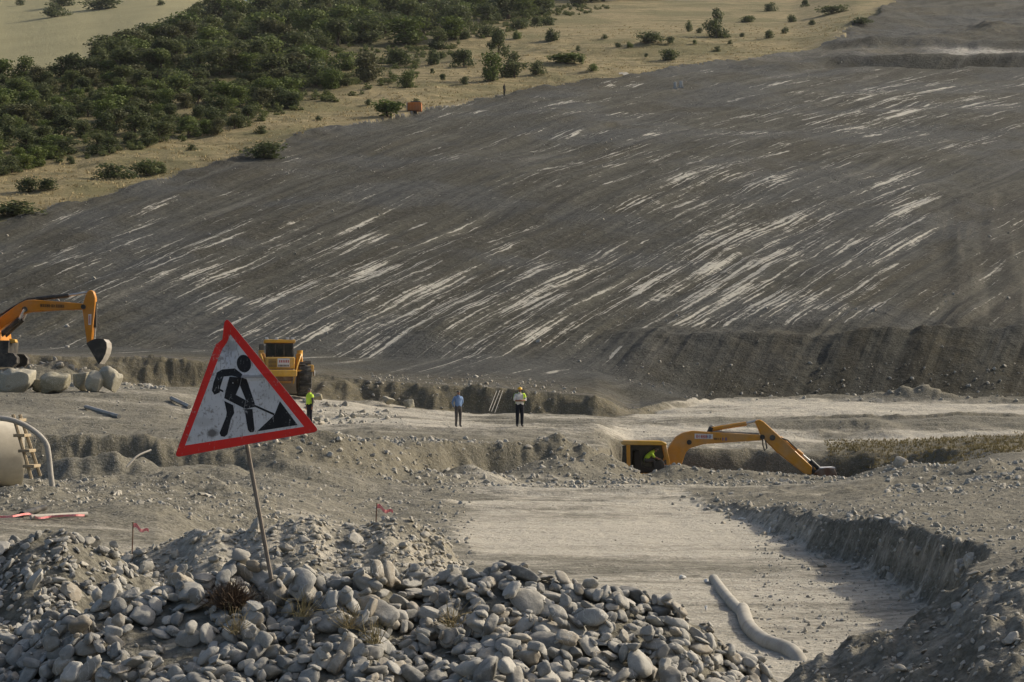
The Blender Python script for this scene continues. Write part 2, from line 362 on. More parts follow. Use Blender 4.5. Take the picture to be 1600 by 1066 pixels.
# above the shaded bank: foot of the graded slope and the hill
WOODL = lambda e, *r: prof((137, str(plane(137))), (e, str(plane(e))))+[(d, Z(d, y)) for d, y in r]
COLS_C = [(p, prof(*q)+t) for p, q, t in [
 (-900, [(90, 578), (99, 562), (110, 553), (130, 545)], WOODL(330, (420, 128), (600, 98), (1200, -60))), (0, [(100, 562), (110, 553), (130, 545)], WOODL(330, (420, 128), (600, 98), (1200, -60))),
 (130, [(95, 575), (106, 562), (130, 545)], WOODL(350, (440, 112), (600, 85), (1200, -70))), (250, [(100, 562), (110, 560), (130, 545)], WOODL(410, (500, 74), (650, 45), (1200, -70))),
 (430, [(105, 580), (113, 578), (130, 548)], FAR), (600, [(112, 597), (118, 590), (130, 562)], FAR), (760, [(110, 607), (115, 604), (130, 555)], FAR), (930, [(110, 620), (116, 616), (128, 580)], FAR),
 (985, [(112, 644), (118, 633), (122, 622), (128, 592), (132, 548)], FAR), (1100, [(126, 627), (128, 618), (134.5, 521)], FAR), (1240, [(126, 627), (128, 619), (134.5, 516)], FAR), (1340, [(126, 627), (128, 619), (134.5, 513)], FARR), (1600, [(126, 627), (128, 620), (134.5, 505)], FARR), (2500, [(126, 627), (128, 620), (134.5, 505)], FARR)]]
DT = ([-900, 0, 130, 250, 430, 600, 760, 930, 985, 1310, 1360, 1420, 1600, 2500], [66, 66, 67, 67.5, 69, 72.5, 77, 80.5, 93, 93.5, 93, 92, 84, 84])
DW = ([-900, 0, 130, 250, 430, 600, 760, 930, 1000, 1060, 1120, 2500], [111, 111, 112, 112.5, 113, 113, 112.5, 112.5, 115, 121, 127, 127])
PLAT = [
 (1080, [(20, -2.75), (57, -2.75), (72, Z(72, 760)), (80, Z(80, 755))]),
 (1250, [(20, -2.2), (42, Z(42, 805)), (55, Z(55, 779)), (72, Z(72, 759)), (80, Z(80, 752))]),
 (1400, [(20, -1.85), (31, Z(31, 828)), (45, Z(45, 784)), (60, Z(60, 761)), (74, Z(74, 747))]),
 (1600, [(20, -1.55), (28, Z(28, 845)), (40, Z(40, 795)), (55, Z(55, 752)), (74, Z(74, 732))]),
 (2500, [(20, -1.45), (28, Z(28, 835)), (40, Z(40, 785)), (55, Z(55, 742)), (74, Z(74, 725))]),
]
def from_cols(cols, px, d):
    xs = np.array([c[0] for c in cols], float); out = np.zeros_like(px)
    i = np.clip(np.searchsorted(xs, px)-1, 0, len(xs)-2); t = np.clip((px-xs[i])/(xs[i+1]-xs[i]), 0, 1)
    t = t*t*(3-2*t)*0.5+t*0.5
    zs = [np.interp(d, [q[0] for q in c[1]], [q[1] for q in c[1]]) for c in cols]
    for k in range(len(cols)):
        a = i == k; out[a] += zs[k][a]*(1-t[a])
        b = i+1 == k; out[b] += zs[k][b]*t[b]
    return out
EDGE_Y = [0, 100, 150, 181, 219.5, 262, 301, 347, 392, 470, 598, 760, 1200]
EDGE_X = [-140, -90, -61, -45, -32, -22, -1, 28, 56, 82, 120, 160, 260]

def heap(px, d, tab, dc, front, back, seed, amp):
    cr = np.interp(px, [t[0] for t in tab], [t[1] for t in tab])
    dcc = dc+0.35*fbm(px/130, px*0+seed, 3, seed)*dc/13
    zc = Z(dcc, cr+amp*fbm(px/45, px*0, 3, seed+3))
    return zc-np.where(d < dcc, front*(dcc-d), back*(d-dcc))
MAIN_TAB = [(-400, 1075), (-100, 1050), (0, 1022), (60, 990), (190, 938), (300, 918), (420, 910), (560, 898), (700, 904), (850, 910), (960, 938), (1040, 952), (1090, 982), (1150, 1022), (1230, 1068), (1300, 1170)]
SEC_TAB = [(-500, 850), (-100, 850), (0, 862), (60, 836), (100, 832), (140, 848), (200, 884), (260, 930), (330, 1000), (420, 1150)]
BERM_TAB = [(100, 1010), (160, 910), (215, 862), (280, 840), (350, 824), (400, 824), (440, 818), (490, 808), (530, 814), (570, 810), (600, 804), (640, 812), (690, 838), (730, 880), (770, 950), (820, 1050)]
DIRT_TAB = [(1130, 1190), (1200, 1100), (1240, 1052), (1330, 1003), (1400, 980), (1470, 940), (1530, 908), (1600, 878), (1800, 800), (2500, 700)]

def terrain_near(px, d):
    x = (px-CX)/F*d
    wp = px+14*fbm(x*0.25*(40/np.maximum(d, 20)), d*0.15, 3, 51)
    wd = d*(1+0.008*fbm(x*0.35, d*0.3, 3, 77))
    za = from_cols(COLS_A, wp, wd); zb = from_cols(COLS_B, wp, wd); zc = from_cols(COLS_C, px+4*fbm(x*0.3, d*0.2, 2, 52), d)
    x1 = x*0+np.round(x*12)/12
    dt = np.interp(px, *DT)+1.3*fbm(x*0.3, d*0.12, 4, 53); dw = np.interp(px, *DW)+0.8*fbm(x*0.25, d*0.1, 3, 55)
    dt = dt+0.55*fbm(x*1.0, d*0.8, 4, 58); dw = dw+0.40*fbm(x*1.2, d*0.8, 4, 59)
    wt = 1.0+3.4*np.clip(0.45+1.0*fbm(x*0.16, d*0, 3, 57), 0, 1); ww = 0.7+1.6*np.clip(0.4+1.0*fbm(x*0.18, d*0, 3, 60), 0, 1)
    sa = sstep(-wt, 0.5, d-dt); sb = sstep(-ww, 0.3, d-dw)
    za = za+0.16*np.exp(-((d-81.3)/1.1)**2)*sstep(950, 985, px)*(1-sstep(1290, 1350, px))
    zb = zb+0.22*np.exp(-((d-dt-1.5)/1.3)**2)*fbm(x*0.4, d*0.1, 3, 81)      # loose windrow along the terrace edge
    z = (za*(1-sa)+zb*sa)*(1-sb)+zc*sb
    tr = sstep(82.6, 84.5, d)*(1-sstep(92, 93.3, d))*sstep(950, 978, px)*(1-sstep(1315, 1370, px))
    z = z*(1-tr)+np.minimum(z, -4.6)*tr
    bnd = np.interp(d, [10, 20, 24, 26, 30, 39, 53, 58, 66, 80], [1400, 1440, 1490, 1480, 1425, 1268, 1125, 1080, 1060, 1060])
    bnd = bnd+(9*fbm(d*0.9, d*0, 3, 5)+5*fbm(d*4, d*0, 2, 6))*30/np.maximum(d, 20)
    w = (px-bnd)*d/F                                       # metres right of the pit edge
    pl = from_cols(PLAT, px, d)
    sw_ = sstep(0.0, 0.42, w+0.22*fbm(x*0.7, d*0.9, 3, 8)+0.10*fbm(x*3, d*3.5, 3, 9))*(1-sstep(66, 78, d))*sstep(15, 19, d)
    z = z*(1-sw_)+np.maximum(z, pl)*sw_
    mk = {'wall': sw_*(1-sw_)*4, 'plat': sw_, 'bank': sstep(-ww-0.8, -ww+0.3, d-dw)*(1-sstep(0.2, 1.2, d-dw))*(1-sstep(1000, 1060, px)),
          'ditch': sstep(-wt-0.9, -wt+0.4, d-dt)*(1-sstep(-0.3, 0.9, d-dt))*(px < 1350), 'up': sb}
    return z, mk
def terrain(px, d):
    x = (px-CX)/F*d; n = d < 142; z = np.empty_like(d); mk = {k: np.zeros_like(d) for k in ('wall', 'plat', 'bank', 'ditch')}; mk['up'] = np.ones_like(d)
    z[n], m_ = terrain_near(px[n], d[n]); f = ~n
    z[f] = from_cols(COLS_C, px[f]+4*fbm(x[f]*0.3, d[f]*0.2, 2, 52), d[f])
    for k in m_: mk[k][n] = m_[k]
    return x, z, mk
def fm(mask, fn):
    """evaluate fn(x, y) only where the mask is set"""
    k = np.asarray(mask) > 0; out = np.zeros_like(X); out[k] = fn(X[k], Df[k]); return out

# grid in (column angle, distance): density follows the lens, heights and positions are metric
gpx = np.concatenate([np.arange(-900, -100, 20), np.arange(-100, 1700, 3.0), np.arange(1700, 2501, 20)])
gd = np.concatenate([np.arange(1, 7, 0.5), np.arange(7, 11, 0.12), np.arange(11, 19, 0.055), np.arange(19, 60, 0.16), np.arange(60, 142, 0.22), np.arange(142, 360, 0.85), np.arange(360, 480, 1.3), np.arange(480, 620, 3.5), np.arange(620, 1201, 10)])
PX, D = np.meshgrid(gpx, gd); PXf, Df = PX.ravel(), D.ravel()
X, Zb, MK = terrain(PXf, Df); nr, nc = PX.shape
Zg = Zb.reshape(nr, nc)
slope_d = np.abs(np.gradient(Zg, axis=0)/np.gradient(D, axis=0)).ravel()
edge = np.interp(Df, EDGE_Y, EDGE_X)+3.0*fbm(X*0.06, Df*0.05, 4, 21)*np.clip(Df/200, 0.5, 2)+0.9*fbm(X*0.2, Df*0.16, 3, 22)
is_grass = X < edge
on_slope = (MK['up'] > 0.97) & ((Df > 108) | (PXf > 100)) & (Df > 100)
# ---- relief
rough = np.clip(sstep(0.12, 0.45, slope_d), 0, 1)*(Df < 128)*(1-0.6*MK['wall'])
rough = np.maximum(rough, 0.55*MK['plat']*(1-MK['wall'])*(Df < 76))
rough = np.maximum(rough, 0.9*sstep(30, 33, Df)*(1-sstep(47, 52, Df))*(PXf < 430))
rough = np.maximum(rough, 0.8*sstep(76, 79, Df)*(1-sstep(84, 88, Df))*(PXf > 350)*(PXf < 1000))
rough = np.maximum(rough, 0.5*sstep(74, 78, Df)*(1-sstep(83, 85, Df))*(PXf > 950)*(PXf < 1500))
rough = np.maximum(rough, 0.7*sstep(94, 97, Df)*(1-sstep(106, 110, Df))*(PXf < 160)); rough = np.maximum(rough*(1-MK['ditch']*0.5), 0)
zz = Zb.copy()
site = ~on_slope
small = np.clip(Df/60, 0.35, 1.0)
zz += small*fm(site, lambda x, y: 0.07*fbm(x*0.8, y*0.8, 4, 31))
zz += rough*small*fm(site & (rough > 0.01), lambda x, y: 0.30*fbm(x*0.55, y*0.55, 4, 32)+0.20*np.abs(fbm(x*1.9, y*1.9, 4, 33)))
zz += fm(site & (PXf > 700) & (Df > 18) & (Df < 74), lambda x, y: 0.06*fbm(x*0.22, y*0.8, 3, 38))
zz += (1-rough)*sstep(50, 60, Df)*fm(site & (Df > 50), lambda x, y: 0.20*fbm(x*0.13, y*0.5, 4, 36)+0.10*fbm(x*0.5, y*1.1, 3, 35))
zz += sstep(26, 32, Df)*(1-sstep(70, 76, Df))*(1-sstep(690, 760, PXf))*fm(site & (Df > 26) & (Df < 76) & (PXf < 770), lambda x, y: 0.13*fbm(x*0.35, y*0.55, 4, 28)+0.10*np.abs(fbm(x*1.6, y*1.6, 3, 27)))
zz += sstep(84, 90, Df)*sstep(380, 480, PXf)*fm(site & (PXf > 380) & (Df > 84), lambda x, y: 0.20*fbm(x*0.06, y*0.9, 4, 37)+0.10*fbm(x*0.3, y*1.2, 4, 39))
zz += sstep(50, 58, Df)*(1-sstep(74, 78, Df))*fm(site & (Df > 50) & (Df < 78), lambda x, y: 0.09*fbm(x*0.08, y*0.8, 4, 34)+0.06*fbm(x*0.6, y*1.4, 3, 30))
# mounds of spoil in front of the trench, and along the middle bank
def mound(cx, cd, r, h, sd=0.8):
    global zz
    q = ((PXf-cx)/F*Df/r)**2+((Df-cd)/(r*sd))**2
    zz = zz+h*np.exp(-q)*(1+0.35*fbm(X*1.4, Df*1.4, 3, int(cx)))*site
for a in [(735, 74, 1.5, 0.6), (860, 77.0, 1.9, 0.75), (915, 78.5, 1.6, 0.6), (655, 72, 1.6, 0.45), (560, 70, 2.0, 0.35), (1052, 80.5, 1.0, 0.30), (1085, 80.5, 1.2, 0.30), (1130, 81, 1.5, 0.1), (1180, 81, 1.5, 0.12), (1405, 76, 1.7, 0.45), (1440, 74, 2.0, 0.25), (1540, 66, 3.0, 0.4), (200, 62.5, 1.8, 0.8), (330, 64, 1.6, 0.6), (455, 66.5, 1.5, 0.6), (520, 68, 1.7, 0.5), (950, 79, 1.2, 0.4), (100, 62, 1.5, 0.6),
          (90, 101, 1.4, 0.7), (120, 104, 1.6, 0.6), (50, 100, 1.3, 0.4), (1250, 130, 2.0, 0.6), (1430, 129, 2.6, 1.2), (1545, 129, 2.0, 0.5), (480, 70, 1.5, 0.35), (330, 45, 1.2, 0.25), (70, 35, 0.9, 0.2), (720, 60, 1.5, 0.12)]:
    mound(*a)
# graded slope: furrows fan out, dx/dy = 0.36 + 0.0045 x; U is constant along each furrow
U = (X+80)*np.exp(-0.0045*(Df-180)); Vv = Df
sl = on_slope & ~is_grass; sfade = sstep(0, 8, Df-126)
UV = np.stack([U, Vv, X-0.22*Df], 1)
zz += sfade*fm(sl, lambda x, y: 0.8*fbm(x/22, y/30, 3, 43)+0.10*fbm(x*0.9, y*0.9, 4, 44))
tmp = np.zeros_like(X); tmp[sl] = 0.50*fbm(U[sl]/3.4, Vv[sl]/70, 5, 41)+0.13*fbm(U[sl]/0.8, Vv[sl]/20, 3, 42)
zz += sfade*tmp*(0.6+0.5*np.clip(Df/200, 0, 1.5))
trk = sl*sstep(29, 33, X-0.22*(Df-150))*(1-sstep(188, 205, Df))*sstep(134, 140, Df)            # straight machine tracks at the right
tmp = np.zeros_like(X); k_ = trk > 0; tmp[k_] = fbm((X[k_]-0.22*Df[k_])/2.0, Df[k_]/40, 2, 83)
zz += trk*0.22*tmp
cutf = sl*sstep(126.5, 128.5, Df)*(1-sstep(136, 139, Df))*sstep(940, 1010, PXf)
zz += fm(cutf, lambda x, y: 0.7*fbm(x/9, y/14, 2, 46)+0.08*fbm(x/1.6, y/6, 4, 47)+0.08*fbm(x, y, 3, 45))*cutf
# bench, berms and road at the top right, lip along the grass edge
topr = sl*sstep(345, 356, Df)*sstep(0, 12, X-30)
zz += topr*fm(topr, lambda x, y: 0.9*fbm(x/16, y/22, 3, 48)+0.5*np.abs(fbm(x/5, y/6, 3, 50)))
zz += topr*1.6*np.exp(-((PXf-1545)/34)**2-((Df-425)/12)**2)*(1+0.8*fm(topr, lambda x, y: fbm(x/2.5, y/3, 3, 84)))
lip = np.exp(-((X-edge-0.5)/1.6)**2)*sstep(140, 180, Df)*(Df < 640)
zz += lip*(0.25+0.5*fbm(X*0.3, Df*0.25, 3, 49))
gr = on_slope & is_grass
zz += sstep(0, 6, edge-X)*(1-0.9*sstep(400, 470, Df))*fm(gr, lambda x, y: 1.3*fbm(x/24, y/24, 4, 61)+0.28*fbm(x/3, y/3, 4, 62)+0.9*fbm(x/60+y/200, y/9, 2, 63)*sstep(250, 330, y))
# ---- heaps
HEAPS = [('main', MAIN_TAB, 13.0, 0.36, 0.6, 71, 4), ('second', SEC_TAB, 18.0, 0.40, 0.5, 72, 6), ('berm', BERM_TAB, 24.0, 0.34, 0.4, 73, 8), ('dirt', DIRT_TAB, 17.0, 0.22, 0.8, 74, 9)]
zone = np.where(on_slope, np.where(is_grass, 2, 1), 0)
hn = (Df < 40) & (Df > 8)
for i, (nm, tab, dc, fr, bk, sdv, amp) in enumerate(HEAPS):
    p_, d_, x_ = PXf[hn], Df[hn], X[hn]
    h = heap(p_, d_, tab, dc, fr, bk, sdv, amp)
    h = h+(0.05+0.05*(i > 0))*fbm(x_*2.2, d_*2.2, 4, sdv+9)+(0.10 if i == 3 else 0.02)*np.abs(fbm(x_*5, d_*5, 3, sdv+5))
    zh = zz[hn]; zn = zone[hn]; zn[h > zh] = 3+i; zone[hn] = zn; zz[hn] = smax(h, zh, 0.06)
ZZ = zz.reshape(nr, nc)
def ground(px, d):
    px = np.asarray(px, float); d = np.asarray(d, float)
    fi = np.interp(d, gd, np.arange(nr)); fj = np.interp(px, gpx, np.arange(nc))
    i = np.clip(fi.astype(int), 0, nr-2); j = np.clip(fj.astype(int), 0, nc-2); a = fi-i; b = fj-j
    return (ZZ[i, j]*(1-a)*(1-b)+ZZ[i+1, j]*a*(1-b)+ZZ[i, j+1]*(1-a)*b+ZZ[i+1, j+1]*a*b)
def gxy(x, y): return ground(CX+F*np.asarray(x, float)/np.maximum(y, 1), y)
def ray(px, py, d0=8, d1=1100):
    """first ground hit of the photo pixel beyond distance d0"""
    ds = gd[(gd >= d0) & (gd <= d1)]; z = ground(np.full(len(ds), float(px)), ds); row = HY-F*z/ds
    k = np.argmax(row <= py)
    if row[k] > py: k = int(np.argmin(np.abs(row-py)))
    return float(ds[k])
def on_ground(px, py, d0=8, d1=1100):
    d = ray(px, py, d0, d1); return Vector(((px-CX)/F*d, d, float(ground(px, d))))

# ---- masks: R pale chalk, lowered for painted shade, G olive growth, B streak density / field
PN = PXf+55*fm(Df < 142, lambda x, y: fbm(x*0.25, y*0.25, 4, 90))*np.clip(60/np.maximum(Df, 20), 0.6, 2)
rt = lambda p, w=45: sstep(p-w, p+w, PN)                 # to the right of a column, softly
lf = lambda p, w=45: 1-sstep(p-w, p+w, PN)
pale = 0.12+0.34*(1-rough)
pit = sstep(17, 20, Df)*(1-sstep(72, 76, Df))*rt(735, 50)
pale = pale*(1-pit)+0.72*(1-rough)*pit
pale = np.maximum(pale, 0.55*MK['wall'])-0.2*MK['plat']*(1-MK['wall'])*(Df < 60)
pale += 0.35*sstep(92, 96, Df)*(1-sstep(117, 119, Df))*rt(440)*lf(740, 60)
pale += 0.4*rt(960)*(sstep(110, 113, Df)*(1-sstep(126, 127.5, Df))+sstep(96, 98, Df)*(1-sstep(102, 104, Df)))
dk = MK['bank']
pale -= 0.9*dk  # far bank's shade put into the mask by taking chalk away
pale -= 0.22*sstep(26, 30, Df)*(1-sstep(84, 88, Df))*lf(720)
pale -= 0.9*sstep(90, 94, Df)*lf(300)
pale -= 0.9*MK['ditch']; pale -= 0.8*rt(1150, 110)*sstep(101.5, 103, Df)*(1-sstep(108.8, 109.6, Df))  # ditch face darkened in the mask, standing in for its shade
pale -= 0.5*sstep(75, 78, Df)*(1-sstep(83, 85, Df))*rt(470); pale -= 0.35*rough*(Df < 50)*lf(430)
pale -= 0.6*sstep(83, 85, Df)*(1-sstep(92, 95, Df))*rt(960); pale -= 0.45*rt(1370, 50)*sstep(48, 56, Df)*(1-sstep(84, 88, Df))
pale -= 0.25*sstep(0.0, 0.35, fm((Df > 50) & (Df < 128), lambda x, y: fbm(x*0.09, y*0.35, 4, 98)))*(Df > 50)
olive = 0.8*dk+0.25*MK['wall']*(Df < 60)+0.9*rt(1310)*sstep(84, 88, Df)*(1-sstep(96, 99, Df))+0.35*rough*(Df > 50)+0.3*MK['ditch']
olive += 0.4*sstep(18, 20, Df)*(Df < 30)*rt(480)*lf(740)*sstep(0.0, 0.3, fm(Df < 30, lambda x, y: fbm(x*0.8, y*0.8, 3, 91)))
# chalk scrapes: more towards the foot and in the middle of the slope, few at the upper left
py_ = HY-F*zz/Df
den = 0.55*np.exp(-((py_-480)/95)**2)*np.exp(-((PXf-700)/420)**2)+0.5*np.exp(-((py_-400)/110)**2)*np.exp(-((PXf-1200)/230)**2)
den += 0.55*np.exp(-((py_-320)/40)**2)*np.exp(-((PXf-1415)/45)**2)+0.5*np.exp(-((py_-170)/45)**2)*np.exp(-((PXf-1400)/160)**2)+0.35*np.exp(-((py_-420)/60)**2)*np.exp(-((PXf-220)/220)**2)
den += 0.25*np.exp(-((py_-250)/70)**2)*np.exp(-((PXf-1050)/260)**2)
den -= 1.2*topr; den -= 0.7*sstep(0.2, 0.6, cutf); den -= 0.25*(py_ > 560)
foot = sl*(1-sstep(2, 10, Df-np.interp(PXf, *DW)))*(PXf < 1000)
R = np.where(on_slope, 0.18*foot, pale); G = np.where(on_slope, 0.45*foot+0.2*cutf*sstep(0.0, 0.3, fbm(X/3, Df/8, 3, 95)), olive); B = den
road = topr*(sstep(367, 370, Df)*(1-sstep(389, 392, Df))*(0.15+0.85*sstep(1430, 1510, PXf)))
R = np.where(on_slope, R+0.9*road, R)
G = np.where(topr > 0.5, G+0.35*sstep(0.0, 0.35, fbm(X/12, Df/10, 3, 96))*(py_ < 140), G)
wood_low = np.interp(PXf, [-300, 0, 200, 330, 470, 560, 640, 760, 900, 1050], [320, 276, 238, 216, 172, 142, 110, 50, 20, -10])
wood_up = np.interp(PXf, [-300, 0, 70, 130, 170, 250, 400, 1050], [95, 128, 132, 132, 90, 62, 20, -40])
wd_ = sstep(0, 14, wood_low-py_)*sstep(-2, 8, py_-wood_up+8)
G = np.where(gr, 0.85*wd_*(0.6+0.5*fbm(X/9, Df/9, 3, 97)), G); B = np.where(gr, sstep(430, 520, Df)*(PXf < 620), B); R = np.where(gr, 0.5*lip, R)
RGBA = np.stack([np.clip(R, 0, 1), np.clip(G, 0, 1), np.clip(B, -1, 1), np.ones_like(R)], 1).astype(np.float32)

pale_heap = zone >= 3; RGBA[pale_heap, 0] = np.where(zone[pale_heap] == 5, 0.5, np.where(zone[pale_heap] == 6, 0.38, 0.12)); RGBA[:, 3] = trk; RGBA[zone == 6, 1] = 0.1  # stone heap cores kept dark so gaps between stones read as shadow
V3 = np.stack([X, Df, zz], 1)
ii = np.arange(nr*nc).reshape(nr, nc)
quads = np.stack([ii[:-1, :-1].ravel(), ii[:-1, 1:].ravel(), ii[1:, 1:].ravel(), ii[1:, :-1].ravel()], 1)
fz = zone[quads[:, 0]]
ZN = [('ground', 'ground', None, None), ('graded_slope', 'slope', None, None), ('hillside', 'grass', None, None),
      ('stone_heap', 'ground', 'big heap of grey rounded river stones along the bottom, sign stuck in its crest', 'stone heap'),
      ('stone_heap', 'ground', 'smaller stone heap at the left edge, between the big heap and the barrier tape', 'stone heap'),
      ('rubble_berm', 'ground', 'low pale rubble ridge behind the sign post, pink ribbon stake on its top', 'rubble heap'),
      ('dirt_heap', 'ground', 'dark grey earth heap filling the bottom right corner beside the pit', 'dirt heap')]
HOBJ = []
for k, (nm, mt, lab, cat) in enumerate(ZN):
    q = quads[fz == k]; u, inv = np.unique(q, return_inverse=True)
    me = np_mesh(nm, V3[u], inv.reshape(-1, 4)); ca = me.color_attributes.new('mask', 'FLOAT_COLOR', 'POINT')
    ca.data.foreach_set('color', RGBA[u].ravel())
    if k == 1:
        fa = me.attributes.new('flow', 'FLOAT_VECTOR', 'POINT'); fa.data.foreach_set('vector', UV[u].astype(np.float32).ravel())
    o = link(nm, me, M[mt])
    if lab: setp(o, lab, cat); HOBJ.append(o)
    else: setp(o, kind='structure')
H_MAIN, H_SEC, H_BERM, H_DIRT = HOBJ

# ------------------------------------------------------------------ stones
def stone_mesh(name, sub, seed, flat=0.0, cuts=0, square=0.0, nz=0.16):
    r = random.Random(seed); bm = bmesh.new(); bmesh.ops.create_icosphere(bm, subdivisions=sub, radius=1.0)
    planes = []
    for _ in range(cuts):
        n = Vector((r.gauss(0, 1), r.gauss(0, 1), r.gauss(0, 1))).normalized(); planes.append((n, r.uniform(0.55, 0.85)))
    from mathutils import noise as mn
    off = Vector((seed*3.7, seed*1.3, -seed*2.1))
    for v in bm.verts:
        p = v.co.normalized()
        if square:
            e = 2+square*3; k = (abs(p.x)**e+abs(p.y)**e+abs(p.z)**e)**(-1/e); p = p*k
        p = p*(1+nz*mn.noise(p*1.1+off)+nz*0.45*mn.noise(p*2.6+off))
        for n, dd in planes:
            s = p.dot(n)-dd
            if s > 0: p = p-n*s*0.86
        v.co = p
    ctr = sum((v.co for v in bm.verts), Vector())/len(bm.verts)
    for v in bm.verts: v.co -= ctr
    m = [max(abs(v.co[i]) for v in bm.verts) for i in range(3)]
    for v in bm.verts: v.co = Vector((v.co.x/m[0], v.co.y/m[1], v.co.z/m[2]))
    me = bpy.data.meshes.new(name); bm.to_mesh(me); bm.free()
    me.polygons.foreach_set('use_smooth', np.full(len(me.polygons), True))
    return me
def arr(me):
    v = np.empty(len(me.vertices)*3, np.float32); me.vertices.foreach_get('co', v)
    t = np.array([p.vertices[:] for p in me.polygons], np.int32); return v.reshape(-1, 3), t
HI = [stone_mesh('stone', 4, 100+i, cuts=[4, 6, 8, 3, 7][i % 5], square=[0.0, 0.25, 0.5, 0.15][i % 4], nz=0.27) for i in range(20)]
for m_ in HI: m_.materials.append(M['stone'])
LO = [arr(stone_mesh('low', 3, 300+i, cuts=3+i % 3, square=0.3*(i % 3), nz=0.25)) for i in range(8)]
LL = [arr(stone_mesh('low', 2, 400+i, cuts=7, square=0.3*(i % 2), nz=0.45)) for i in range(8)]
def rotm(n):
    q = rng.normal(size=(n, 4)); q /= np.linalg.norm(q, axis=1)[:, None]; w, x, y, z = q.T
    return np.stack([np.stack([1-2*(y*y+z*z), 2*(x*y-z*w), 2*(x*z+y*w)], 1), np.stack([2*(x*y+z*w), 1-2*(x*x+z*z), 2*(y*z-x*w)], 1), np.stack([2*(x*z-y*w), 2*(y*z+x*w), 1-2*(x*x+y*y)], 1)], 1)
def join_rocks(name, variants, pos, size, R, parent, mat, label=None):
    """pos (n,3), size (n,3) semi-axes, R (n,3,3): one mesh of many small stones"""
    Vs, Fs, off = [], [], 0
    idx = rng.integers(0, len(variants), len(pos))
    for k, (v, t) in enumerate(variants):
        s = np.where(idx == k)[0]
        if len(s) == 0: continue
        P = np.einsum('nij,nvj->nvi', R[s], v[None]*size[s][:, None, :])+pos[s][:, None, :]
        Fs.append((t[None]+(np.arange(len(s))*len(v))[:, None, None]).reshape(-1, 3)+off); Vs.append(P.reshape(-1, 3)); off += len(s)*len(v)
    me = np_mesh(name, np.concatenate(Vs), np.concatenate(Fs), variants is LO); o = link(name, me, mat, parent); o['kind'] = 'stuff'
    if label: o['label'] = label
    return o

def settle(x0, x1, y0, y1, layers, accept, cell=0.01, seed=1):
    """drop stones one after another on a height map so that they lie on the ground and on each other"""
    r = np.random.default_rng(seed)
    gx = np.arange(x0, x1, cell); gy = np.arange(y0, y1, cell); GX, GY = np.meshgrid(gx, gy)
    Hm = gxy(GX.ravel(), GY.ravel()).reshape(GX.shape)
    out = []
    for n, smin, smax_, sep in layers:
        pts = []
        for _ in range(n):
            x = r.uniform(x0+0.2, x1-0.2); y = r.uniform(y0+0.2, y1-0.2)
            if not accept(x, y, r): continue
            a = smin*(smax_/smin)**(r.random()**1.3)
            if sep and any((x-p[0])**2+(y-p[1])**2 < (sep*(a+p[2]))**2 for p in pts): continue
            pts.append((x, y, a))
            b = a*r.uniform(0.55, 0.92); c = a*r.uniform(0.28, 0.56)
            i, j = int((y-y0)/cell), int((x-x0)/cell); k = max(2, int(a/cell))
            i0, i1, j0, j1 = max(i-k, 0), min(i+k+1, Hm.shape[0]), max(j-k, 0), min(j+k+1, Hm.shape[1])
            sub = Hm[i0:i1, j0:j1]; dx = GX[i0:i1, j0:j1]-x; dy = GY[i0:i1, j0:j1]-y
            gyv, gxv = np.gradient(sub, cell); nrm = Vector((-np.clip(gxv.mean(), -1, 1), -np.clip(gyv.mean(), -1, 1), 1)).normalized()
            nrm = (nrm+Vector(r.normal(0, 0.33, 3))).normalized()
            q = Vector((0, 0, 1)).rotation_difference(nrm).to_matrix() @ Matrix.Rotation(r.uniform(0, 2*PI), 3, 'Z')
            R = np.array(q); Q = R @ np.diag([1/a**2, 1/b**2, 1/c**2]) @ R.T
            Bq = Q[0, 2]*dx+Q[1, 2]*dy; Cq = Q[0, 0]*dx*dx+2*Q[0, 1]*dx*dy+Q[1, 1]*dy*dy-1
            disc = Bq*Bq-Q[2, 2]*Cq; ok = disc > 0
            if ok.sum() < 3: continue
            sq = np.sqrt(np.where(ok, disc, 0)); lo = (-Bq-sq)/Q[2, 2]; hi = (-Bq+sq)/Q[2, 2]
            zc = np.percentile((sub-lo)[ok], 62)-0.10*c
            Hm[i0:i1, j0:j1] = np.where(ok, np.maximum(sub, zc+hi*0.96), sub)
            out.append((x, y, zc, a, b, c, R, i, j))
    vis = [s[2]+s[5]*0.55 > Hm[s[7], s[8]]-0.012 for s in out]
    return out, vis
def lay_heap(parent, res, vis, n_obj, hi, min_a, mat, low):
    order = sorted([k for k in range(len(res)) if vis[k]], key=lambda k: -res[k][3]*res[k][4]/res[k][1]**2)
    big = [k for k in order if res[k][3] > min_a][:n_obj]; bs = set(big)
    for k in big:
        x, y, z, a, b, c, R, _, _ = res[k]
        o = link('stone', hi[random.randrange(len(hi))], None, parent)
        o.matrix_world = Matrix.Translation((x, y, z)) @ Matrix(R.tolist()).to_4x4() @ Matrix.Diagonal((a, b, c, 1))
    rest = [res[k] for k in range(len(res)) if k not in bs]
    if rest:
        join_rocks('gravel', low, np.array([[s[0], s[1], s[2]] for s in rest]), np.array([[s[3], s[4], s[5]] for s in rest]), np.array([s[6] for s in rest]), parent, mat, 'smaller stones and gravel between the larger stones')
def crest_py(tab, px): return np.interp(px, [t[0] for t in tab], [t[1] for t in tab])

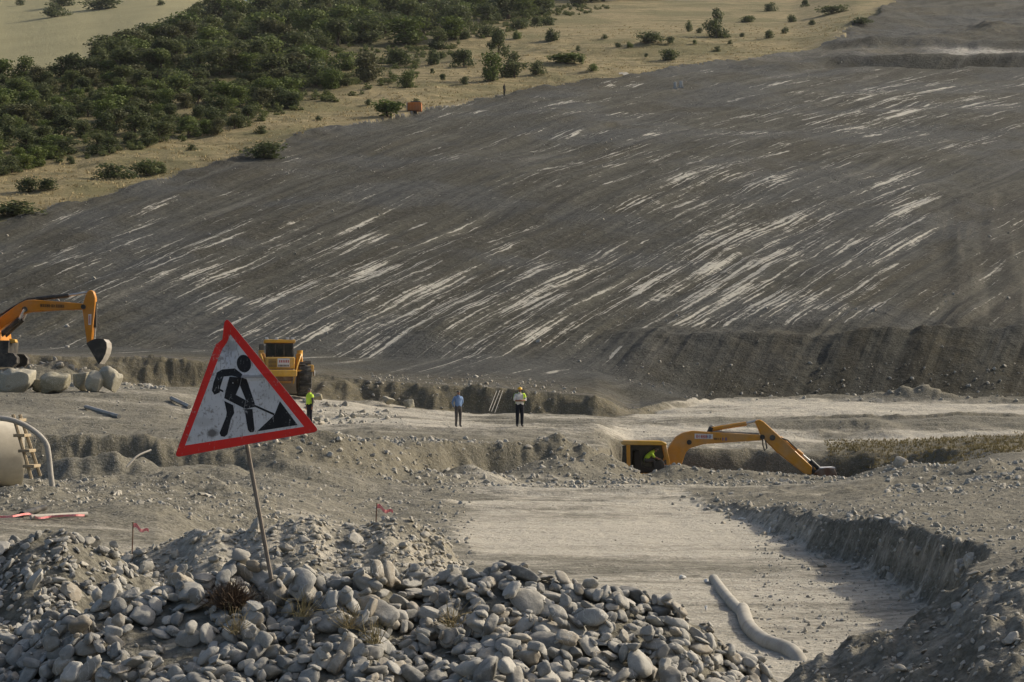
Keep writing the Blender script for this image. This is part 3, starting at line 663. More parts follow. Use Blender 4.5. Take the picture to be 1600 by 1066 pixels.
def acc_main(x, y, r):
    px = CX+F*x/y
    if px > np.interp(y, [10.6, 12, 13, 14.3], [1330, 1290, 1200, 1150]): return False
    # bare earth slip left of the middle
    q = ((px-265)/85)**2+((y-12.45)/0.36)**2
    if q < 1 and r.random() < 0.75: return False
    return True
res, vis = settle(-3.6, 2.3, 10.7, 14.0, [(800, 0.02, 0.055, 0), (1500, 0.055, 0.108, 0.55), (1500, 0.034, 0.07, 0.5), (700, 0.012, 0.035, 0), (120, 0.08, 0.13, 0.85), (600, 0.04, 0.085, 0.7), (350, 0.010, 0.022, 0)], acc_main, 0.01, 5)
lay_heap(H_MAIN, res, vis, 300, HI, 0.03, M['stone'], LO)

def acc_sec(x, y, r):
    px = CX+F*x/y; return px < np.interp(y, [15, 18, 19.5], [240, 215, 230])
ROCKHI = [stone_mesh('rock', 3, 500+i, cuts=4+i % 3, square=0.3*(i % 3), nz=0.28) for i in range(14)]
for m_ in ROCKHI: m_.materials.append(M['rock'])
res, vis = settle(-5.6, -2.6, 15.2, 19.2, [(1100, 0.018, 0.06, 0), (130, 0.06, 0.125, 0.9), (1300, 0.012, 0.045, 0)], acc_sec, 0.015, 6)
lay_heap(H_SEC, res, vis, 140, HI[:10]+ROCKHI, 0.035, M['stone'], LL)
def acc_berm(x, y, r):
    px = CX+F*x/y; return 170 < px < 745
res, vis = settle(-5.0, -0.2, 21.6, 25.6, [(2600, 0.012, 0.05, 0), (90, 0.05, 0.12, 0.9), (1800, 0.012, 0.04, 0)], acc_berm, 0.02, 7)
lay_heap(H_BERM, res, vis, 120, ROCKHI, 0.045, M['rock'], LL)
def acc_dirt(x, y, r):
    px = CX+F*x/y; return px > 1230
res, vis = settle(1.7, 5.0, 12.6, 18.4, [(1500, 0.010, 0.035, 0), (60, 0.03, 0.08, 0.8), (1500, 0.008, 0.025, 0)], acc_dirt, 0.015, 8)
lay_heap(H_DIRT, res, vis, 60, ROCKHI, 0.04, M['rock'], LL)

# loose rubble over the worked ground: nobody could count it
def scatter(n, pxr, dr, sr, prob=None):
    px = rng.uniform(*pxr, n); d = rng.uniform(*dr, n)
    if prob is not None:
        k = rng.random(n) < prob(px, d); px, d = px[k], d[k]
    s = sr[0]*(sr[1]/sr[0])**(rng.random(len(px))**2.2)
    x = (px-CX)/F*d; z = ground(px, d)
    size = np.stack([s, s*rng.uniform(0.6, 0.95, len(s)), s*rng.uniform(0.45, 0.8, len(s))], 1)
    return np.stack([x, d, z+size[:, 2]*0.1], 1), size
P, S = [], []
nearwall = lambda px, d: np.exp(-((px-np.interp(d, [20, 24, 26, 30, 39, 53, 58], [1440, 1490, 1480, 1425, 1268, 1125, 1080])-25)/45)**2)
for a in [(2600, (0, 440), (32, 47), (0.012, 0.07)), (500, (0, 450), (52, 90), (0.02, 0.08)), (3000, (380, 1000), (68, 82), (0.02, 0.16)), (2600, (940, 1500), (74, 84), (0.02, 0.13)),
          (2600, (1180, 1640), (22, 50), (0.010, 0.055)), (1500, (1380, 1640), (48, 80), (0.025, 0.13)), (260, (560, 1400), (20, 74), (0.008, 0.03)),
          (600, (0, 260), (94, 110), (0.04, 0.24)), (300, (960, 1640), (126, 131), (0.04, 0.16)), (240, (440, 620), (96, 106), (0.06, 0.24)), (300, (560, 900), (110, 120), (0.04, 0.16)), (300, (420, 1640), (86, 116), (0.03, 0.09)), (600, (500, 760), (20, 30), (0.012, 0.06)), (2600, (330, 740), (34, 72), (0.012, 0.09))]:
    p, s = scatter(*a); P.append(p); S.append(s)
p, s = scatter(5000, (1050, 1520), (20, 62), (0.015, 0.12), nearwall); P.append(p); S.append(s)
P = np.concatenate(P); S = np.concatenate(S)
join_rocks('rubble', LL, P, S, rotm(len(P)), None, M['rock'])
p, s = scatter(1500, (-50, 1650), (128, 380), (0.04, 0.20), lambda px, d: ((px-CX)/F*d > np.interp(d, EDGE_Y, EDGE_X))*0.9)
join_rocks('scree', LL, p, s, rotm(len(p)), None, M['rock'])

# boulders that stand alone
def boulder(px, py, d, w, h, label, seed, mat='boulder', group=None, name='boulder', depth=None, cuts=10, rz=0.0):
    me = stone_mesh(name, 4, seed, cuts=cuts, square=0.15, nz=0.42); me.materials.append(M[mat])
    sw, sh = w/F*d/2, h/F*d/2
    z = float(ground(px, d)); o = link(name, me); o.location = ((px-CX)/F*d, d, max(z+sh*0.72, Z(d, py)) if py else z+sh*0.55)
    o.scale = (sw, depth or sw*0.85, sh); o.rotation_euler = (0, random.uniform(-.08, .08), rz)
    return setp(o, label, 'boulder', group)
G_ROW = 'limestone boulders in a row on the left terrace'
for a in [(25, 596, 86, 66, 45, 'big olive stained boulder at the left edge of the picture, below the excavator track'),
          (62, 603, 86.5, 30, 25, 'small pale rock between the edge boulder and the pointed one'),
          (88, 599, 86, 48, 37, 'pointed pale boulder, middle of the row below the excavator bucket'),
          (127, 595, 87, 28, 37, 'narrow upright boulder at the left of the close trio'),
          (147, 597, 86.2, 34, 37, 'squarish pale boulder in the middle of the close trio'),
          (173, 594, 86.6, 44, 45, 'rounded brownish boulder at the right end of the row')]:
    boulder(*a[:5], a[5], 600+a[0], group=G_ROW)
for a in [(607, 626, 109.5, 22, 14, 'pale rock below the shaded bank, left of its twin near the blue shirt man'), (640, 631, 109.2, 22, 15, 'pale rock below the shaded bank, nearer the blue shirt man'),
          (497, 620, 101, 16, 12, 'pale stone lying by the loader wheel, right of the sign edge')]:
    boulder(*a[:5], a[5], 640+a[0])
d_ = ray(1284, 887, 25, 60); boulder(1284, None, d_, 17, 12, 'single brown stone on the pale pit floor below the earth wall', 701, 'rock')
boulder(1412, None, 18.6, 60, 52, 'earth brown boulder at the top of the dirt heap beside the pit corner', 702, 'rock')
boulder(1408, None, 75.2, 26, 20, 'pale broken block on the mound right of the digging bucket', 703, 'rock')
boulder(1118, None, 88.8+8, 22, 26, 'dark upright block standing in the trench bank under the yellow boom', 704, 'rock')

# ------------------------------------------------------------------ road works sign
SD = 12.8; SK = SD/F
def sxz(cx, cy):                                   # traced at 4.44 per photo pixel, in metres in the sign plane
    return ((250+cx/4.44-CX)*SK, (HY-(480+cy/4.44))*SK)
sign = empty('road_works_sign', pt(422, 900, SD))
sign_off = Vector(sign.location)
def dent(x, z):
    a = math.exp(-(((x+1.80)/0.05)**2+((z-0.36)/0.09)**2))*0.03        # folded top left edge
    t = (z-0.165)-(x+1.68)*0.12; b = math.exp(-(t/0.02)**2)*0.010*(1 if x > -1.75 else 0.4)
    return a-b+0.012*math.sin(3.1*x+1.0)*math.sin(2.7*z)
def sheet(name, polys, y, th, mat, parent, cut=True):
    bm = bmesh.new()
    for poly in polys: bprism(bm, [sxz(*p) for p in poly], th, 0.0)
    if cut:
        for k in range(-22, 24):
            for co, no in (((-1.66+k*0.024, 0, 0), (1, 0, 0)), ((0, 0, 0.05+k*0.024), (0, 0, 1))):
                bmesh.ops.bisect_plane(bm, geom=bm.verts[:]+bm.edges[:]+bm.faces[:], plane_co=co, plane_no=no)
    for v in bm.verts: v.co = Vector((v.co.x, SD+y+v.co.y+dent(v.co.x, v.co.z), v.co.z))-sign_off
    return link(name, bm_mesh(name, bm), mat, parent)
def rounded(tri, r, n=6):
    out = []
    for i in range(len(tri)):
        p0, p1, p2 = Vector(tri[i-1]), Vector(tri[i]), Vector(tri[(i+1) % len(tri)])
        a = p1+(p0-p1).normalized()*r; b = p1+(p2-p1).normalized()*r
        for k in range(n+1):
            t = k/n; out.append(tuple((1-t)**2*a+2*t*(1-t)*p1+t*t*b))
    return out
def mat_sign(name, col, chip, thr, rough=0.5):
    m = NT(name); co = m.coord()
    scr = m.noise(m.coord((14, 1, 3), (0, 0.5, 0)), 5, 8, 0.7); n1 = m.noise(co, 7, 8, 0.7); n2 = m.noise(co, 60, 4, 0.6)
    c = m.mix(m.step(n1, 0.4, 0.75), col, tuple(x*0.82+0.02 for x in col))
    c = m.mix(m.math('MULTIPLY', m.step(scr, thr, thr+0.05), 0.8), c, chip)
    c = m.mix(m.math('MULTIPLY', m.step(m.math('ADD', m.math('MULTIPLY', n1, 0.6), m.math('MULTIPLY', n2, 0.4)), thr-0.03, thr+0.03), 0.8), c, chip)
    return m.out(c, rough, m.bump(n1, 0.004, 0.5))
def grime(mat, spots):
    m = NT.__new__(NT); m.m = mat; m.t = mat.node_tree; m.b = m.t.nodes['Principled BSDF']
    src = m.b.inputs['Base Color'].links[0].from_socket; co = m.n('TexCoord').outputs['Object']; nz = m.noise(co, 22, 6, 0.7)
    for (cx, cy, rx, ry, amt, col) in spots:
        x, z = sxz(cx, cy); x -= sign_off.x; z -= sign_off.z
        mp = m.n('Mapping', {'Vector': co, 'Scale': (1/rx, 0.0, 1/ry), 'Location': (-x/rx, 0, -z/ry)})
        ln = m.n('VectorMath', {0: mp.outputs[0]}, operation='LENGTH').outputs['Value']
        f = m.step(m.math('ADD', ln, m.math('MULTIPLY', m.math('SUBTRACT', nz, 0.5), 1.6)), 1.0, 0.35)
        src = m.mix(m.math('MULTIPLY', f, amt), src, col)
    m.l(src, m.b.inputs['Base Color']); return mat
M['s_white'] = mat_sign('sign_white', (0.67, 0.67, 0.67), (0.27, 0.25, 0.23), 0.568)
grime(M['s_white'], [(368, 868, 0.045, 0.045, 0.85, (0.10, 0.085, 0.07)), (485, 270, 0.07, 0.05, 0.6, (0.30, 0.29, 0.27)), (640, 482, 0.16, 0.014, 0.75, (0.25, 0.24, 0.23)), (300, 800, 0.10, 0.05, 0.35, (0.33, 0.32, 0.30)), (760, 600, 0.12, 0.06, 0.25, (0.36, 0.35, 0.33))])
M['s_red'] = mat_sign('sign_red', (0.82, 0.035, 0.025), (0.55, 0.33, 0.28), 0.61)
M['s_black'] = mat_sign('sign_black', (0.018, 0.018, 0.02), (0.42, 0.41, 0.40), 0.60)
M['s_back'] = simple('galvanised', (0.36, 0.36, 0.36), 0.5, (0.2, 0.18, 0.15), 0.4, 5, 0.5)
outer = rounded([(100, 1045), (1108, 862), (458, 68)], 42)
# folded upper left edge
k = max(range(len(outer)), key=lambda i: -outer[i][1])
outer = outer[:21] + [(428, 222), (384, 258)]
plate = sheet('plate', [outer], 0.0, 0.004, M['s_back'], sign)
inner = [(175, 960), (1000, 830), (485, 188), (462, 240), (430, 285)]
def ring(o, i):
    bm = bmesh.new(); return bm
# red border: strips between the outer outline and the inner triangle
def near_i(p):
    best = None
    for a, b in zip(inner, inner[1:]+inner[:1]):
        A, Bv, Pp = Vector(a), Vector(b), Vector(p); t = max(0, min(1, (Pp-A).dot(Bv-A)/(Bv-A).length_squared)); q = A+(Bv-A)*t
        if best is None or (q-Pp).length < best[0]: best = ((q-Pp).length, tuple(q))
    return best[1]
def edge_poly(a, b, ia, ib): return [a, b, ib, ia]
cen = (570, 640)
def shrink(p, f=0.996): return (cen[0]+(p[0]-cen[0])*f, cen[1]+(p[1]-cen[1])*f)
o2 = [shrink(p) for p in outer]
cornerL, cornerR, cornerT = o2[:7], o2[7:14], o2[14:21]
side = [[cornerL[-1]]+[cornerR[0]]+[inner[1], inner[0]],
        [cornerR[-1], cornerT[0], inner[2], inner[1]],
        [cornerT[-1], o2[21], o2[22], cornerL[0], inner[0], inner[4], inner[3], inner[2]]]
caps = [cornerL+[inner[0]], cornerR+[inner[1]], cornerT+[inner[2]]]
border = sheet('red_border', side+caps, -0.0026, 0.0012, M['s_red'], plate)
face = sheet('white_face', [inner], -0.0024, 0.0010, M['s_white'], plate)
head = [(582+50*math.cos(t)*math.cos(.2)+62*math.sin(t)*math.sin(.2), 392-50*math.cos(t)*math.sin(.2)+62*math.sin(t)*math.cos(.2)) for t in [2*PI*k/18 for k in range(18)]]
pict = [('pictogram_head', head),
 ('pictogram_arm', [(395, 452), (432, 432), (518, 425), (572, 466), (560, 492), (500, 476), (442, 482), (418, 556), (415, 592), (378, 608), (360, 580), (371, 526)]),
 ('pictogram_body', [(482, 482), (566, 490), (553, 545), (526, 608), (594, 645), (584, 702), (446, 632), (455, 580)]),
 ('pictogram_arm', [(568, 488), (602, 500), (658, 668), (657, 692), (600, 706), (586, 702), (596, 645), (555, 545)]),
 ('pictogram_leg', [(446, 650), (508, 680), (516, 735), (494, 775), (470, 882), (450, 900), (425, 896), (414, 874), (460, 760), (464, 730)]),
 ('pictogram_leg', [(586, 708), (642, 706), (657, 850), (650, 866), (626, 869), (611, 852)]),
 ('pictogram_shovel', [(413, 566), (440, 578), (440, 592), (413, 580)]),
 ('pictogram_shovel', [(655, 676), (795, 738), (792, 752), (655, 690)]),
 ('pictogram_mound', [(832, 652), (955, 818), (675, 862), (795, 747)])]
for i, (nm, poly) in enumerate(pict): sheet(nm, [poly], -0.0036-0.00002*i, 0.0010, M['s_black'], face, cut=True)
bm = bmesh.new(); btube(bm, [Vector(pt(372, 560, SD+0.03))-sign_off, Vector(pt(386, 697, SD+0.03))-sign_off, Vector(pt(424, 905, SD+0.02))-sign_off], 0.0135, 8)
link('post', bm_mesh('post', bm, True), M['postm'], sign)
for py in (590, 660):
    c_ = pt(377+(py-590)*0.1, py, SD+0.016)-sign_off; part_box('bracket', M['s_back'], sign, c_, (0.12, 0.02, 0.03), None, 0.003)
setp(sign, 'triangular red bordered road works sign with black digging figure, tilted on a rusty post', 'road sign')

# ------------------------------------------------------------------ digging machines
class Mach:
    """side profiles are laid in the vertical plane at distance d0; y offsets are metres towards (+) or away from the hill"""
    def __init__(s, name, px, d0, z, label, cat, group=None):
        s.d = d0; s.o = Vector(((px-CX)/F*d0, d0, z)); s.root = empty(name, s.o); setp(s.root, label, cat, group)
    def q(s, px, py): return ((px-CX)/F*s.d-s.o.x, (HY-py)/F*s.d-s.o.z)
    def v(s, px, py, y=0.0): a = s.q(px, py); return Vector((a[0], y, a[1]))
    def prism(s, name, mat, poly, th, y0=0.0, parent=None, bevel=0.03): return part_prism(name, M[mat], parent or s.root, [s.q(*p) for p in poly], th, y0, bevel)
    def tube(s, name, mat, pts, r, parent=None, y=0.0, n=10): return part_tube(name, M[mat], parent or s.root, [s.v(*p, y) if len(p) == 2 else s.v(*p) for p in pts], r, n)
    def cyl(s, name, a, b, c, r, y=0.0, barrel='dark', parent=None):
        o = s.tube(name, barrel, [a, b], r, parent, y); s.tube('piston_rod', 'chrome', [b, c], r*0.55, o, y); return o
    def bars(s, name, mat, px0, px1, py0, py1, n, y, parent, slope=0.0, seed=1):
        r = random.Random(seed); bm = bmesh.new(); w = (px1-px0)/n
        for k in range(n):
            x0 = px0+k*w; dy = slope*(x0-px0); kind = r.randrange(3)
            rects = [(x0+.05*w, x0+.3*w, py0, py1)]
            if kind != 1: rects.append((x0+.5*w, x0+.75*w, py0, py1))
            if kind != 2: rects.append((x0+.3*w, x0+.55*w, py0+(py1-py0)*.35, py0+(py1-py0)*.6))
            for a, b, c, d in rects:
                p0, p1 = s.q(a, c+dy), s.q(b, d+dy); bbox(bm, ((p0[0]+p1[0])/2, y, (p0[1]+p1[1])/2), (abs(p1[0]-p0[0]), 0.006, abs(p1[1]-p0[1])))
        return link(name, bm_mesh(name, bm), M[mat], parent)
def bucket(mc, poly, width, y0, mat, rimmat):
    """open bucket: curved back shell, two side plates, teeth"""
    pts = [mc.q(*p) for p in poly]                      # from the hinge round the back to the lip
    bm = bmesh.new(); th = 0.05
    ctr = (sum(p[0] for p in pts)/len(pts), sum(p[1] for p in pts)/len(pts))
    inn = [(p[0]+(ctr[0]-p[0])*0.10, p[1]+(ctr[1]-p[1])*0.10) for p in pts]
    for (a, b, c, d) in zip(pts, pts[1:], inn[1:], inn): bprism(bm, [a, b, c, d], width, y0)
    sh = link('bucket', bm_mesh('bucket', bm), M[mat], mc.root)
    for s in (-1, 1): part_prism('side_plate', M[rimmat], sh, pts, th, y0+s*(width/2+th/2+0.002), 0.01)
    for k in range(5):
        y = y0-width/2+width*(k+0.5)/5; a = Vector((pts[-1][0], y, pts[-1][1])); b = Vector((pts[-2][0], y, pts[-2][1])); dr = (a-b).normalized()
        part_tube('tooth', M['steel'], sh, [a-dr*0.08, a+dr*0.18], [0.06, 0.02], 6)
    return sh

# --- orange excavator on the left terrace
E = Mach('excavator', 0, 102, float(ground(10, 102)), 'orange excavator at the left edge, its light bucket hanging over the dug earth', 'excavator')
gy = HY-F*E.o.z/102
boom = E.prism('boom', 'orange', [(-34, 534), (-30, 520), (0, 498), (30, 475.5), (42, 469.6), (56, 468.7), (130, 474.6), (134, 479), (130, 484), (101, 484.5), (49, 488), (37, 491), (4, 513), (-22, 536)], 0.55)
E.bars('lettering', 'blackp', 65, 103, 475.5, 480.5, 11, -0.281, boom, 0.03, 3)
E.tube('pivot_pin', 'dark', [(132, 480, -0.34), (132, 480, 0.34)], 0.12); E.tube('pivot_pin', 'dark', [(41, 484, -0.33), (41, 484, 0.33)], 0.14)
arm = E.prism('arm', 'orange', [(135, 462), (138, 455.5), (143, 453.6), (147.5, 456), (150.4, 466), (150, 476), (148.6, 491), (144, 535), (137, 536), (131, 491), (129.5, 479)], 0.42)
pl = E.prism('sticker', 'white', [(139.5, 491.5), (144.2, 491.5), (143.6, 508), (139.6, 508)], 0.006, -0.214, arm, 0); E.bars('lettering', 'redp', 140.6, 143, 493, 506, 1, -0.2195, pl, 0, 5)
E.cyl('arm_cylinder', (57, 467), (108, 461.5), (138, 457), 0.11)
E.cyl('bucket_cylinder', (148.8, 472), (148.9, 512), (147, 533), 0.09)
E.tube('bucket_link', 'steel', [(141, 534), (151, 539)], 0.10); E.tube('bucket_link', 'dark', [(147, 533), (154, 533)], 0.08)
for s in (-0.38, 0.38): E.cyl('boom_cylinder', (3, 526), (33, 499), (41, 484), 0.12, s)
E.tube('hydraulic_hose', 'dark', spline([E.v(-5, 497), E.v(20, 478), E.v(44, 467), E.v(57, 466)], 4) and [(-5, 496), (22, 479), (44, 466.8), (57, 466)], 0.05)
bucket(E, [(139, 537), (148, 531.5), (158, 529.5), (166, 530.5), (170.5, 536), (171, 544), (169, 553), (164.5, 562), (158.5, 570)], 1.25, 0.0, 'steel', 'dark')
E.prism('turntable', 'dark', [(-60, 533), (22, 533), (20, gy-19), (-56, gy-19)], 2.0)
E.prism('lamp_bracket', 'loader_yellow', [(20, 530), (29, 531), (30, 536), (20, 537)], 0.5, -0.5, None, 0.02)
E.prism('body', 'orange', [(-135, 486), (-44, 484), (-40, 500), (-26, 506), (-8, 518), (6, 520), (8, 534), (-135, 534)], 2.7, 0.1)
E.prism('counterweight', 'dark', [(-158, 490), (-136, 488), (-136, 534), (-152, 534), (-160, 522)], 2.6, 0.1)
cab = E.prism('cab', 'orange', [(-48, 456), (-12, 456), (-4, 490), (-4, 532), (-48, 532)], 1.0, -0.95)
E.prism('window', 'glass', [(-44, 460), (-15, 460), (-8, 490), (-8, 508), (-44, 508)], 0.02, -1.462, cab, 0)
for y in (-1.15, 1.15):
    bm = bmesh.new(); n = 46; L0, L1, rr = -120.0, 26.0, (gy-(gy-20))/2
    cy = gy-10; path = []
    for k in range(n):
        t = k/n*2*(L1-L0+PI*10); L = L1-L0
        if t < L: p = (L0+t, cy-10); a = 0
        elif t < L+PI*10: an = (t-L)/10; p = (L1+10*math.sin(an), cy-10*math.cos(an)); a = an
        elif t < 2*L+PI*10: p = (L1-(t-L-PI*10), cy+10); a = PI
        else: an = (t-2*L-PI*10)/10; p = (L0-10*math.sin(an), cy+10*math.cos(an)); a = PI+an
        path.append((p, a))
    poly = [E.q(*p) for p, a in path]; bprism(bm, poly, 0.55, y)
    tr = link('track', bm_mesh('track', bm), M['dark'], E.root)
    bm2 = bmesh.new(); bbox(bm2, (0, 0, 0), (0.28, 0.62, 0.05)); sm = bm_mesh('track_shoe', bm2); sm.materials.append(M['rubber'])
    for p, a in path:
        if p[0] < -30 : continue
        o = link('track_shoe', sm, None, tr); o.location = E.v(p[0], p[1], y); o.rotation_euler = (0, a, 0)

# --- yellow excavator sunk in the trench
gz = float(ground(1040, 89)); E2 = Mach('excavator', 1040, 89.5, gz, 'yellow excavator sunk in the trench, boom reaching right over the spoil', 'excavator')
boom = E2.prism('boom', 'yellow', [(1027, 742), (1035, 716), (1048, 693), (1056, 682.5), (1066.5, 676), (1082, 673), (1111, 675), (1190, 679.5), (1194, 683), (1191, 688), (1140, 691), (1098, 694), (1077, 700.5), (1071, 707), (1064, 727), (1057, 745)], 0.52)
pl = E2.prism('sticker', 'white', [(1084.5, 677.5), (1113, 678.5), (1113, 686), (1084.5, 685.5)], 0.006, -0.266, boom, 0)
E2.bars('lettering', 'redp', 1087, 1104, 679, 684.5, 7, -0.2705, pl, 0.03, 8); E2.bars('lettering', 'bluep', 1104, 1111.5, 679.5, 684.8, 3, -0.2705, pl, 0.03, 9)
E2.bars('lettering', 'blackp', 1114.5, 1126, 684, 687.5, 5, -0.266, boom, 0.02, 10); E2.bars('emblem', 'bluep', 1127.5, 1136, 683.5, 688.5, 2, -0.266, boom, 0.02, 11)
for a in [(1076, 691), (1190, 683), (1040, 722)]: E2.tube('pivot_pin', 'dark', [(*a, -0.31), (*a, 0.31)], 0.11)
arm = E2.prism('arm', 'yellow', [(1179, 658), (1186, 655.5), (1193, 659), (1216, 680), (1268, 729), (1267, 742), (1256, 740), (1213, 706), (1196, 689), (1188, 679), (1184, 669)], 0.40)
E2.tube('pivot_pin', 'dark', [(1206, 684, -0.24), (1206, 684, 0.24)], 0.13)
E2.cyl('arm_cylinder', (1111, 671), (1166, 662), (1181, 658), 0.10, 0, 'yellow')
E2.tube('cylinder_bracket', 'dark', [(1108, 677), (1112, 668)], 0.12); E2.tube('oil_pipe', 'steel', [(1114, 674.5), (1150, 675.5), (1186, 678)], 0.035)
E2.cyl('bucket_cylinder', (1219, 684), (1254, 711), (1266, 721), 0.09, 0, 'yellow')
E2.tube('hydraulic_hose', 'dark', [(1190, 680), (1191, 695), (1193.5, 704), (1197, 700), (1195, 688)], 0.03, None, -0.25)
E2.tube('hydraulic_hose', 'dark', [(1216, 683), (1230, 688), (1245, 702)], 0.035, None, -0.15)
E2.tube('bucket_link', 'dark', [(1258, 722), (1273, 738)], 0.14); E2.tube('bucket_link', 'dark', [(1266, 720), (1280, 733)], 0.11); E2.tube('bucket_link', 'yellow', [(1262, 738), (1274, 733)], 0.12)
bucket(E2, [(1272, 738), (1279, 732), (1290, 730.5), (1300, 731.5), (1304, 739), (1304, 749), (1299, 759), (1291, 766)], 1.0, 0.0, 'rust', 'rust')
E2.prism('sleeve', 'white', [(1279, 730.2), (1302, 729.6), (1302.5, 731.4), (1279, 732)], 1.02, 0.0, None, 0)  # thin white strip along the top of the rust bucket
cab = E2.prism('cab_roof', 'loader_yellow', [(969, 690), (973, 687.6), (1030, 688.2), (1038, 691.5), (1038, 695), (970, 694.6)], 1.15, -0.75)
for nm, poly in [('cab_pillar', [(976, 694.6), (982, 694.6), (982.5, 738), (977, 738)]), ('cab_pillar', [(1033, 695), (1037.5, 695), (1043, 720), (1041, 738), (1037, 738), (1038, 720)]), ('cab_sill', [(976, 738), (1042, 738), (1042, 752), (976, 752)])]:
    for y in (-1.28, -0.24): E2.prism(nm, 'yellow', poly, 0.09, y, None, 0.01)
E2.prism('window', 'glass', [(970, 696), (976.5, 694.8), (976.8, 733), (970, 731)], 1.0, -0.76, None, 0.01)
E2.prism('window', 'glass', [(982.6, 694.8), (1033, 694.9), (1038, 720), (1037, 738), (982.8, 738)], 0.015, -0.24, None, 0)
E2.prism('seat', 'blackp', [(988, 704), (997, 702), (1001, 728), (1020, 731), (1020, 738), (988, 738)], 0.5, -0.75, None, 0.04)
E2.prism('control_panel', 'dark', [(1020, 722), (1030, 716), (1036, 722), (1036, 738), (1018, 738)], 0.4, -0.72, None, 0.03)
E2.prism('body', 'yellow', [(900, 739), (1042, 745), (1062, 748), (1062, 772), (900, 772)], 2.5, 0.1)
E2.prism('counterweight', 'dark', [(886, 742), (899, 740), (899, 772), (890, 772)], 2.4, 0.1)
E2.prism('turntable', 'dark', [(960, 773), (1030, 773), (1030, 780), (960, 780)], 1.6)
gy2 = HY-F*gz/89.5
for y in (-1.05, 1.05): E2.prism('track', 'dark', [(905, gy2-24), (915, gy2-29), (1075, gy2-29), (1085, gy2-24), (1088, gy2-12), (1075, gy2), (915, gy2), (902, gy2-12)], 0.55, y)

# --- yellow wheel loader behind the sign
LD = 107.5; lz = float(ground(440, LD)); lo = empty('wheel_loader', ((438-CX)/F*LD, LD, lz), math.radians(8))
setp(lo, 'yellow wheel loader with boxy glazed cab, partly hidden behind the road works sign', 'wheel loader')
ls = LD/F; top = (HY-531)*ls-lz
def lb(name, mat, c, s, parent=None, bevel=0.03): return part_box(name, M[mat], parent or lo, c, s, None, bevel)
zr = top; zc = zr-0.95; zb = zc-0.62
cabo = lb('cab', 'dark', (-0.05, 0, (zr-0.2+zc)/2), (1.42, 1.4, zr-0.2-zc), None, 0.03)
lb('cab_roof', 'loader_yellow', (-0.05, 0, zr-0.10), (1.62, 1.6, 0.18), cabo, 0.05)
for x in (-0.5, -0.05, 0.40): lb('window', 'glass', (x, -0.706, (zr-0.2+zc)/2), (0.38, 0.02, zr-0.2-zc-0.12), cabo, 0)
lb('window', 'glass', (0.666, 0, (zr-0.2+zc)/2), (0.02, 1.1, zr-0.2-zc-0.12), cabo, 0)
for x in (-0.72, -0.2, 0.35, 0.62): lb('work_lamp', 'white', (x, -0.7, zr+0.03), (0.16, 0.12, 0.12), cabo, 0.02)
lb('mirror', 'dark', (-1.0, -0.72, zc+0.55), (0.26, 0.06, 0.3)); part_tube('mirror_arm', M['dark'], lo, [(-0.7, -0.7, zc+0.6), (-0.95, -0.72, zc+0.6)], 0.02, 6)
hood = lb('hood', 'loader_yellow', (-0.05, -0.5, (zc+zb)/2), (1.5, 2.4, zc-zb), None, 0.06)
st = lb('sticker', 'white', (0.12, -1.705, (zc+zb)/2+0.02), (0.62, 0.008, 0.44), hood, 0)
for k in range(6): lb('lettering', 'redp', (-0.08+k*0.09, -1.7115, (zc+zb)/2+0.09), (0.05, 0.004, 0.13), st, 0)
for k in range(8): lb('lettering', 'blackp', (-0.12+k*0.07, -1.7115, (zc+zb)/2-0.13), (0.045, 0.004, 0.10), st, 0)
for k in range(6): lb('grille_slat', 'dark', (-0.45, -1.706, zb+0.12+k*0.07), (0.42, 0.012, 0.035), hood, 0)
part_tube('exhaust_pipe', M['dark'], lo, [(-0.45, -0.9, zc-0.05), (-0.45, -0.9, zc+0.1)], 0.07, 8)
lb('rear_frame', 'rust', (-0.05, -0.6, zb-0.3), (1.3, 2.2, 0.6)); lb('counterweight', 'loader_yellow', (-0.05, -1.9, zb-0.22), (1.7, 0.4, 0.34), None, 0.06)
